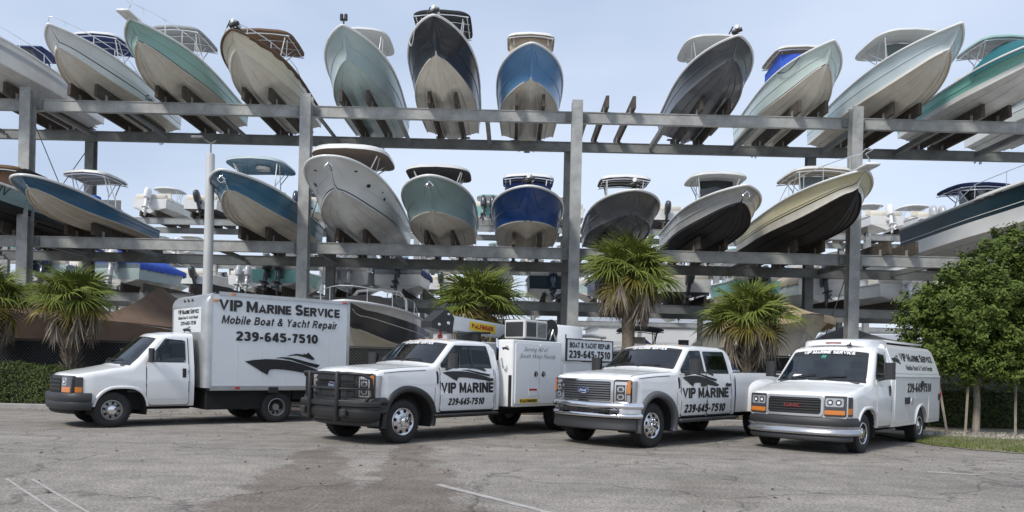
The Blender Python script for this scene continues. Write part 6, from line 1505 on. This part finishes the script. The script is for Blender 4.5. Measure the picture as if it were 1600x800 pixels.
def leafmesh(name, pts, m, parent, s0=.05, s1=.09, seed=1, up=.3, kind='stuff'):
    """many single leaves: folded diamond, points is a list of (pos, outward)"""
    r = random.Random(seed); mb = MB()
    for p, n in pts:
        n = Vector(n)+Vector((r.uniform(-.8,.8), r.uniform(-.8,.8), r.uniform(-.5,.8)+up)); n.normalize()
        a = n.cross(Vector((r.uniform(-1,1), r.uniform(-1,1), r.uniform(-1,1)))); 
        if a.length < .01: continue
        a.normalize(); b = n.cross(a); L_ = r.uniform(s0, s1); w_ = L_*.42; p = Vector(p)
        mb.add([p-a*L_*.5, p+b*w_*.5+n*L_*.08, p+a*L_*.5, p-b*w_*.5+n*L_*.08], [(0,1,2),(0,2,3)])
    o = mb.build(name, m, parent)
    return o
leaf_hedge = mat('hedge_leaf', (.040,.062,.012), .6, spec=.3, var=.55, vscale=3, vcol=(.085,.11,.02)); leaf_tree = mat('tree_leaf', (.068,.105,.018), .65, spec=.25, var=.6, vscale=1.3, vcol=(.13,.17,.035)); twig = mat('twig_bark', (.16,.13,.10), .9, var=.4, vscale=8, bump=.5)
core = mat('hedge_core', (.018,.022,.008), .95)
def hedge(label, x0, x1, y0, y1, h, seed, n):
    r = random.Random(seed); t = thing('hedge', label, 'hedge', ((x0+x1)/2, (y0+y1)/2, .04)); W, D = (x1-x0)/2, (y1-y0)/2
    pts = []
    for k in range(n):
        x = r.uniform(-W, W); hh = h*(1+.07*sin(x*2.1+seed)+.05*sin(x*5.3)+.03*sin(x*11)); q = r.random()
        if q < .55: y = -D-.06*sin(x*4+1)-r.uniform(-.05,.10); z = r.uniform(.02, hh); nn = (0,-1,0)
        else: y = r.uniform(-D, D); z = hh+r.gauss(0, .035); nn = (0,-.2,1)
        pts.append(((x, y, z), nn))
    leafmesh('leaves', pts, leaf_hedge, t, .05, .10, seed)
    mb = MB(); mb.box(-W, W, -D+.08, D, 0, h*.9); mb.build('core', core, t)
hedge('clipped green hedge along the kerb left of the box truck', -17.5, -9.0, 21.15, 22.0, 1.08, 3, 17000)
hedge('low green hedge behind the tree at the right of the lot', 9.0, 19.0, 21.3, 22.1, 1.15, 5, 13000)
# the young tree: trunk, limbs, crown
r = random.Random(11)
tt = thing('young_tree', 'broad leafy green tree with slim pale trunk and wooden stakes at the right picture edge', 'tree', (12.1, 19.65, .02))
mb = MB(); mb.tube([(0,0,0),(.02,0,.8),(-.03,.02,1.6),(.02,0,2.4),(0,0,3.4)], [.095,.078,.070,.065,.035], 10); mb.build('trunk', mat('pale_bark', (.33,.29,.24), .9, var=.35, vscale=5, bump=.6, bscale=35), tt, 60)
lobes = [(0.4,0,3.9,1.1),(-.9,-.2,3.15,.95),(1.0,.3,3.3,1.1),(.2,-.7,3.1,1.0),(-1.45,.1,2.75,.60),(.2,.7,3.2,.9),(.65,0,4.75,.60),(1.7,.2,2.7,.95),(-.4,-.4,2.5,.8),(.7,-.5,2.5,.85),(1.55,.1,4.3,.85),(-.25,0,4.05,.6),(-1.0,.3,2.35,.6),(.75,0,5.15,.30),(2.2,.2,3.6,1.0),(1.3,-.6,3.4,.8),(-.6,-.7,3.0,.7),(2.4,0,2.4,.7),(-.7,-.2,2.1,.7),(.4,-.5,2.15,.75),(1.4,-.3,2.2,.8),(-1.5,0,3.2,.55),(0,0,3.0,.9),(1.6,0,3.3,.9),(-1.2,-.3,1.95,.55),(-.3,-.6,1.75,.6),(.6,-.6,1.75,.6),(1.3,-.4,1.8,.65),(2.1,-.2,1.9,.65),(-1.0,0,3.7,.5)]
for i, (lx, ly, lz, lr) in enumerate(lobes):
    st = Vector((0,0,min(3.2, 1.7+.35*(i % 5)))); e = Vector((lx*.9, ly*.9, lz)); mb = MB(); mid = st.lerp(e, .5)+Vector((0,0,.12)); mb.tube([st, mid, e], [.040,.026,.010], 6); mb.build('limb', twig, tt, 60)
pts = []
for lx, ly, lz, lr in lobes:
    ns = int(132*lr*lr)+14
    for s_ in range(ns):       # sprays of leaves on twig ends, each a small tuft
        v = Vector((r.gauss(0,1), r.gauss(0,1), r.gauss(0,1))).normalized(); rad = lr*(r.random()**.35)*r.uniform(.85, 1.22)
        c = Vector((lx+v.x*rad, ly+v.y*rad*.9, lz+v.z*rad*.82))
        tl = r.uniform(.10, .22); dirv = (v+Vector((0,0,.6))).normalized()
        for q in range(28):
            u = r.random(); p = c+dirv*tl*(u*1.6-.5)+Vector((r.gauss(0,.055), r.gauss(0,.055), r.gauss(0,.045))); pts.append((p, v))
leafmesh('crown', pts, leaf_tree, tt, .08, .15, 5, up=.5)
stake = mat('weathered_stake', (.30,.26,.21), .9, var=.3, vscale=6)
for i, (bx_, by_, tx, ty, tz, lb) in enumerate(((11.5,19.1,11.75,19.4,1.95,'wooden tree stake left of the trunk, leaning toward it'),(11.1,19.2,11.0,19.6,1.75,'outermost left wooden stake beside the small van'),(12.7,19.0,13.0,19.5,2.1,'wooden tree stake right of the trunk, leaning outward'))):
    t = MB(); t.tube([(0,0,0),(tx-bx_,ty-by_,tz)], .032, 6); o = t.build('tree_stake', stake, None, None, (bx_, by_, .02)); tag(o, lb, 'stake', 'stakes round the young tree')

# ================================================================= chain link fence
fence = thing('chain_link_fence', 'black chain link fence running behind hedge, palms and parked vehicles', 'fence', (0, 23.3, .03))
fm = mat('black_vinyl_wire', (.05,.055,.055), .45); 
pmb = MB(); pmb.tube([(0,0,0),(0,0,1.98)], .035, 8); pmb.lathe([(.045,1.98),(.03,2.02),(0,2.03)], (0,0,0), 'Z', 8); fp = pmb.mesh('fence_post', fm)
for k in range(16): link('fence_post', fp, fence, (-19+k*2.7, 0, 0))
for z in (1.94, .08): mb = MB(); mb.tube([(-20,0,z),(22,0,z)], .025, 6); mb.build('rail', fm, fence)
mb = MB(); d = .075; H2 = 1.86; wr = .0045
for sgn in (1, -1):
    x = -20-H2
    while x < 22:
        x0, z0, x1, z1 = x, .06, x+H2, .06+H2
        if x0 < -20: z0 += -20-x0; x0 = -20
        if x1 > 22: z1 -= x1-22; x1 = 22
        if sgn < 0: z0, z1 = 1.98-z0, 1.98-z1
        yy = .008*sgn; w_ = wr
        mb.add([(x0-w_,-.004+yy,z0),(x0+w_,-.004+yy,z0),(x1+w_,-.004+yy,z1),(x1-w_,-.004+yy,z1),(x0,yy+.004,z0),(x1,yy+.004,z1)], [(0,1,2,3),(1,4,5,2),(4,0,3,5)])
        x += d*1.414
tag(mb.build('wire_mesh', mat('fence_wire', (.13,.135,.13), .5, .3), fence), kind='stuff')
mb = MB(); mb.box(-20, 22, .045, .055, .06, 1.90); mb.build('privacy_screen', mat('black_privacy_fabric', (.012,.012,.013), .9, var=.4, vscale=3), fence)
# small blue notice on the fence
o = thing('notice_sign', 'small square blue sign with a white symbol behind the crew cab pickup', 'sign', (6.98, 23.18, 1.52))
mb = MB(); mb.box(-.32,.32,-.02,0,-.18,.30, bev=.01); mb.build('panel', mat('sign_blue', (.02,.07,.30), .4), o)
mb = MB(); mb.lathe([(.10,-.024),(.075,-.026)], (0,0,.14), 'Y', 20); mb.box(-.02,.07,-.026,-.021,.12,.16); mb.box(-.20,.20,-.026,-.021,-.03,.0); mb.box(-.22,.22,-.026,-.021,-.13,-.07); mb.build('symbol', decal_white, o)
# ================================================================= far racks with boats stored stern first
def far_rack(label, Y, posts, cat_lv, x0, x1, ph=11.2):
    rk = thing('boat_rack', label, 'boat rack', (0, Y, 0))
    pmf = post_mesh('post', ph, .36, .36, steel_far)
    for x in posts:
        for y in (-.2, 4.0): link('post', pmf, rk, (x, y, .02))
    for z in cat_lv:
        for y in (0, 3.8):
            mb = MB(); ibeam(mb, x0, x1, y, z, .42); mb.build('beam', steel_far, rk)
    return rk
steel_far = mat('far_rack_steel', (.34,.35,.345), .6, .1, var=.3, vscale=1.2)
rk2 = far_rack('second steel boat rack, behind the near one, its boats stored with sterns outward', 52.5, [-38+k*10.4 for k in range(8)], (10.95, 5.78), -44, 46)
rk3 = far_rack('farthest steel boat rack, glimpsed between the near beams above the vehicles', 74, [-50+k*10.4 for k in range(11)], (10.95, 5.78), -60, 60)
for rk, xs_ in ((rk2, [-25.3+i*3.5 for i in range(17)]), ):
    for X in xs_:
        for z in (10.95, 5.78):
            for dx in (-.5, .5): link('bunk', bunk_m, rk, (X+dx, -.02, z+.212))
g_fw = mat('far_white_gelcoat', (.72,.72,.70), .35, coat=.3, var=.12, vscale=1.5)
PROTO = []
def proto(kind):
    sidem, botm, tp, eng, ne, mat_e = [
        (g_fw, bottom_white, ('hard', hard_white, head_grey), 1, 1, white_gel),
        (g_fw, bottom_black, None, 1, 1, mat('outboard_graphite', (.04,.045,.05), .3, coat=.5)),
        (g_teal, bottom_white, ('hard', g_mint, head_grey), 1, 2, mat('outboard_graphite', (.04,.045,.05), .3, coat=.5)),
        (g_aqua, bottom_cream, ('soft', canvas_navy, canvas_navy), 1, 2, mat('outboard_navy', (.02,.035,.06), .25, coat=.6)),
        (g_fw, bottom_white, ('hard', hard_white, head_grey), 1, 2, mat('outboard_grey', (.40,.41,.42), .3, coat=.5)),
        (g_dteal, bottom_white, None, 1, 1, mat('outboard_navy', (.02,.035,.06), .25, coat=.6)),
    ][kind]
    h = Hull(7.4, 2.5, 1.45, 1.0); r = thing('motor_boat', 'x', 'boat', (0,0,0), pi)
    hull_parts(h, r, sidem, botm, None, white_gel, n=12, strakes=False); console(r, h, .5)
    if tp: top(r, h, .42, 1.8, 2.0, 1.0, tp[1], tp[2], style=tp[0])
    else: windshield(r, h, .55, 1.7, .45)
    for k in range(ne): engine(r, h, (k-(ne-1)/2)*.62, mat_e, tilt=.25 if kind != 1 else -.6, s=1.15)
    mb = MB(); mb.box(-1.05, 1.05, -.5, -.12, h.Hs-.1, h.Hs+.35, bev=.06); mb.build('stern_seat', vinyl, r, 50)
    return r, h
KD = ['white hardtop boat with one outboard', 'open white boat with dark outboard', 'seafoam boat with twin outboards', 'pale aqua navy topped boat', 'white hardtop boat with twin outboards', 'dark teal hulled boat']
protos = [proto(k)[0] for k in range(6)]
used = set()
def place(kind, X, Y, z, label, group=None, rz=pi):
    o = protos[kind] if kind not in used else copy_tree(protos[kind]); used.add(kind)
    o.location = (X, Y, z); o.rotation_euler.z = rz; o['label'] = label
    if group: o['group'] = group
    elif 'group' in o.keys(): del o['group']
    return o
Z2, Z2m = 11.42, 6.25
for kind, X, where in ((0,-25.3,'above the low blue skiff'),(1,-21.8,'left of the pale light pole'),(4,-18.3,'behind the blue hull with radar dome'),(3,-14.8,'left of the big white cruiser'),
                       (2,-1.9,'left of the royal blue hull'),(0,3.6,'right of the royal blue hull'),(4,7.1,'behind the slate grey boat'),(1,10.4,'left of the pale grey hull'),(0,25.7,'left of the long teal banded cruiser'),(4,29.0,'behind the teal banded cruiser')):
    place(kind, X, 52.2, Z2, KD[kind]+', upper far level, '+where)
for kind, X, where in ((5,-33,'above the leftmost palm'),(0,-29.4,'behind the left rack post'),(3,-25.6,'right of the second palm'),(1,-22,'left of the pole'),(4,-18.6,'above the box truck roof'),(1,-15.6,'above the box truck lettering'),
                       (0,-11.9,'above the black cruiser'),(4,-8.3,'over the cruiser arch'),(1,-5,'left of the middle palm'),(0,-1.6,'right of the middle palm'),(4,2.1,'at the central post'),(3,5.5,'left of the tallest palm'),
                       (1,9,'behind the tallest palm'),(5,12.4,'right of the tallest palm'),(0,16,'over the booted palm'),(1,19.5,'over the tan cover'),(0,23,'left of the right post'),(4,25.2,'right of the right post'),(5,28.8,'left of the green tree')):
    place(kind, X, 52.2, Z2m, KD[kind]+', lower far level, '+where)
r = random.Random(5)
for i in range(30):
    X = -50+i*3.45
    if r.random() < .15: continue
    kk = r.choice([0,1,4,0,3,2]); place(kk, X, 73.5, Z2, KD[kk]+' high on the farthest rack', 'boats on the farthest rack: '+KD[kk])
    if r.random() < .6: kk = r.choice([0,1,4,5]); place(kk, X+.4, 73.5, Z2m, KD[kk]+' low on the farthest rack', 'boats low on the farthest rack: '+KD[kk])
for i in range(22):
    X = -34+i*3.5
    kk = r.choice([0,1,4,3]); place(kk, X, 51.5, .75, KD[kk]+' on the ground under the second rack', 'boats on the ground under the second rack: '+KD[kk])

def cover(b, h, m, peak, tpk=.45, low=-.25, nm='tarp_cover'):
    mb = MB(); rows = []; n = 26
    for k in range(n+1):
        t = lerp(0, 1.0, k/n); w_ = h.ws(min(t, .995))+.05; f = pl([(0,.55),(.18,.8),(tpk,1.),(.72,.42),(1.,.0)], t); z = h.zs(t); row = []
        for j in range(-10, 11):
            x = j/10; sag = .10*sin(3*pi*k/n*2)*(1-abs(x)); ax = abs(x)
            if ax > .85: zz = z+lerp(0, low, (ax-.85)/.15)+.04*sin(k*2.6+j); xx = w_*(1+.02*sin(k*1.9)); xx = math.copysign(xx, x)
            else: zz = z+peak*f*(1-(ax/.85))**.85+.05*(1-ax)+sag*.3*f-.10*peak*f*sin(pi*ax/.85); xx = w_*x/.85
            row.append(Vector((xx, -t*h.L-(.04 if t > .98 else 0), zz)))
        rows.append(row)
    mb.grid(rows); mb.add(rows[0], [tuple(range(21))]); return mb.build(nm, m, b, 40)
# --- a denser row on the ground between the two racks, some under covers
cov = [canvas_navy, canvas_blue, mat('grey_tarp', (.13,.125,.12), .85), canvas_tan, mat('white_shrink_wrap', (.62,.62,.60), .5, bump=.4, bscale=5)]
cname = ['navy', 'bright blue', 'dark grey', 'tan', 'white']
spots = [(-24,'behind the left palms'),(-20.4,'behind the brown tarps'),(-12.6,'behind the box truck cab'),(-9.2,'left of the black cruiser'),(-6.6,'behind the black cruiser'),(-2.2,'right of the black cruiser'),(1.0,'behind the crane'),(4.2,'behind the lettered sign board'),(7.6,'left of the tallest palm'),(11.0,'right of the tallest palm'),(14.2,'above the crew cab pickup'),(18.2,'beside the grey tarp'),(21.6,'right of the right hand post'),(25,'behind the green tree')]
cache = {}
rkm = far_rack('low steel shelf rack between the near rack and the second one', 37.5, [-28.6+k*10.4 for k in range(7)], (4.45,), -32, 34, 4.72)
for i_, X in enumerate([-25.6+3.45*k for k in range(17)]):
    for dx in (-.5, .5): link('bunk', bunk_m, rkm, (X+dx, -.02, 4.66))
for i, (X, where) in enumerate(spots):
    ci = (i*3+1) % 5
    for lvl in (0, 1):
      yy, zz_, wh = ((41, 1.0, 'on the ground '), (37.0, 4.92, 'on the low shelf '))[lvl]
      if lvl: ci = (ci+2) % 5
      if (i+lvl+(i//3)) % 2 == 0:
        if ci not in cache:
            hq = Hull(7.2, 2.5, 1.45, 1.15); rq = thing('covered_boat', 'x', 'boat', (0,0,0), pi); hull_parts(hq, rq, [g_fw, g_aqua, g_sea2, g_fw, g_navy][ci], bottom_white, None, None, n=12, strakes=False); cover(rq, hq, cov[ci], .9+.15*(ci % 3)); engine(rq, hq, 0, eng_m[ci % 3], tilt=.2, s=1.1); cache[ci] = rq; o = rq
        else: o = copy_tree(cache[ci])
        o.location = (X+(.9 if lvl else 0), yy, zz_); o.rotation_euler.z = pi+(.06*((i*7) % 5-2) if not lvl else 0); o['label'] = '%s covered boat %s%s' % (cname[ci], wh, where)
      else:
        kk = [0,4,5,3,1,2,4][(i+lvl*3) % 7]; place(kk, X+(.9 if lvl else 0), yy, zz_, KD[kk]+', '+wh+where, None, pi+(.05*((i*5) % 5-2) if not lvl else 0))
# --- boats on the ground under the near rack
stand_m = mat('boat_stand', (.25,.26,.27), .6, .3)
def stands(b, h):
    for y in (-h.L*.25, -h.L*.55):
        for sx in (-1, 1):
            mb = MB(); mb.tube([(sx*.75, y, .35), (sx*1.0, y, -b.location.z+.03)], .04); mb.tube([(sx*.75, y-.3, -b.location.z+.03), (sx*.9, y, -.5), (sx*1.2, y+.2, -b.location.z+.03)], .03); mb.build('boat_stand', stand_m, b)
h = Hull(10.2, 3.5, 1.98, 1.7, fl=.9, q=.7, tc=.92); b = boat('black sided cruiser with cream bottom and tubular arch on the ground behind the box truck', -5.35, 23.9, 1.45, h)
hull_parts(h, b, white_gel, mat('clean_cream_bottom', (.66,.62,.50), .3, coat=.3, var=.08), g_black, white_gel, stripe=(0,.75)); bow_rail(b, h, .50, .5); windshield(b, h, .62, 2.0, .45); stands(b, h); anchor(b, h)
mb = MB(); T = [lerp(.55, .80, k/8) for k in range(9)]; mb.grid([[Vector((x*h.ws(t)*.8, -t*h.L, h.zs(t)+.12+(.55*sin(pi*min(1, (1-k/8)*.75+.02)))*(1-abs(x)**2.5))) for x in (-1,-.8,-.4,0,.4,.8,1)] for k, t in enumerate(T)]); mb.build('cockpit_cover', canvas_black, b, 60)
mb = MB()
for y in (-4.4, -4.1): mb.tube([(-1.15,y,1.7),(-1.1,y+.1,2.5),(-.85,y+.2,2.85),(0,y+.22,2.95),(.85,y+.2,2.85),(1.1,y+.1,2.5),(1.15,y,1.7)], .035, 8)
mb.build('arch', white_gel, b, 60)
tarp_b = mat('brown_tarp', (.19,.125,.085), .85, var=.3, vscale=1.3, bump=.5, bscale=6); tarp_t = mat('tan_tarp', (.44,.34,.23), .85, var=.25, vscale=1.3, bump=.5, bscale=6); tarp_g = mat('grey_tarp', (.13,.125,.12), .85, var=.25, vscale=1.3, bump=.5, bscale=6)
for X, Yb, zk, pk_, lab in ((-18.3, 25.6, 1.5, 1.5, 'boat under a brown tarp on stands, behind the leftmost palms'), (-14.0, 25.2, 1.2, 1.75, 'boat under a peaked brown tarp left of the box truck cab')):
    h = Hull(8.4, 3.0, 1.5, 1.2); b = boat(lab, X, Yb, zk, h); hull_parts(h, b, g_white, bottom_white, None, None); stands(b, h); cover(b, h, tarp_b, pk_, low=-1.0)
h = Hull(8.6, 3.2, 1.5, 1.3, q=.42); b = boat('cream hulled boat under a tan tarp, behind the booted palm and service van', 9.9, 25.0, 1.9, h)
hull_parts(h, b, g_cream, bottom_white, None, None); stands(b, h); cover(b, h, tarp_t, 1.5)
h = Hull(7.0, 2.4, 1.3, 1.1, q=.42); b = boat('boat under a dark grey tarp beside the right hand rack post', 13.6, 26.8, 1.35, h)
hull_parts(h, b, g_white, bottom_black, None, None); stands(b, h); cover(b, h, tarp_g, .9)
h = Hull(7.0, 2.5, 1.3, 1.1); b = boat('white boat with black framed top on the ground behind the crew cab pickup', 5.6, 29.5, 1.0, h)
hull_parts(h, b, g_white, bottom_white, None, white_gel); console(b, h, .5); top(b, h, .45, 1.8, 1.9, .9, canvas_black, canvas_black, m_pole=black_pl); stands(b, h)

# ================================================================= buildings and tree line far behind
wallm = mat('white_metal_cladding', (.66,.67,.68), .6, var=.10, vscale=.4); roofm = mat('grey_metal_roof', (.35,.36,.37), .5, .3)
def shed(label, x0, x1, y0, y1, h, ndoor):
    t = thing('storage_building', label, 'building', ((x0+x1)/2, y0, 0)); W = (x1-x0)/2; D = y1-y0
    mb = MB(); mb.box(-W, W, 0, D, 0, h); mb.build('wall', wallm, t)
    mb = MB(); mb.add([(-W-.4,-.4,h+.01),(W+.4,-.4,h+.01),(W+.4,D+.4,h+.01),(-W-.4,D+.4,h+.01),(-W-.4,D/2,h+1.6),(W+.4,D/2,h+1.6)], [(0,1,5,4),(2,3,4,5),(0,4,3),(1,2,5),(0,3,2,1)]); mb.build('roof', roofm, t)
    for k in range(ndoor):
        xx = lerp(-W, W, (k+.5)/ndoor); mb = MB(); mb.box(xx-1.6, xx+1.6, -.06, 0, 0.02, h*.7); mb.build('door', mat('roller_door', (.48,.50,.52), .5), t)
        mb = MB(); mb.box(xx-.8+2.6, xx+.4+2.6, -.05, 0, h*.55, h*.75); mb.build('window', glass_dk, t)
shed('long white metal building seen behind the tallest palm and central posts', 10, 30, 88, 104, 6.5, 4)
shed('white metal building seen low between the box truck and crane truck', -36, -8, 92, 108, 5.5, 5)
shed('small pale building with grey roof seen right of the right hand post', 41, 56, 95, 104, 5.0, 2)
rr_ = random.Random(9); pts = []
for k in range(20000):
    x = rr_.uniform(-170, 170); hh = 5.5+1.8*sin(x*.09)+1.1*sin(x*.31+1)+.8*sin(x*.83); y = rr_.uniform(138, 150); z = hh*rr_.random()**.5
    pts.append(((x, y, z), (0,-1,.4)))
o = leafmesh('tree_belt', pts, mat('far_leaf', (.05,.075,.03), .8, var=.4, vscale=.2), None, .9, 1.7, 3)
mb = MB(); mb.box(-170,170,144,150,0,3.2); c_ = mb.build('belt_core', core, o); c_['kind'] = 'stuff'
tag(o, 'dark green tree line far behind the boat yard', 'trees', kind='stuff')
# windblown litter, fallen leaves and grit on the asphalt
r = random.Random(77); mb = MB()
for k in range(420):
    if r.random() < .6: x, y = r.uniform(-14, 9), 20.9-abs(r.gauss(0, .35))-.05
    else: x, y = r.uniform(-9, 10), r.uniform(7.5, 20)
    s_ = r.uniform(.015, .04); a = r.uniform(0, 6.28)
    mb.add([(x+s_*cos(a), y+s_*sin(a), .006), (x+s_*.5*cos(a+1.6), y+s_*.5*sin(a+1.6), .007+s_*.5), (x-s_*cos(a), y-s_*sin(a), .006), (x+s_*.5*cos(a-1.6), y+s_*.5*sin(a-1.6), .010)], [(0,1,2),(0,2,3)])
tag(mb.build('leaf_litter', mat('dead_leaf', (.13,.09,.05), .9, var=.5, vscale=3)), 'scattered dry leaves and grit on the asphalt and along the kerb', 'litter', kind='stuff')
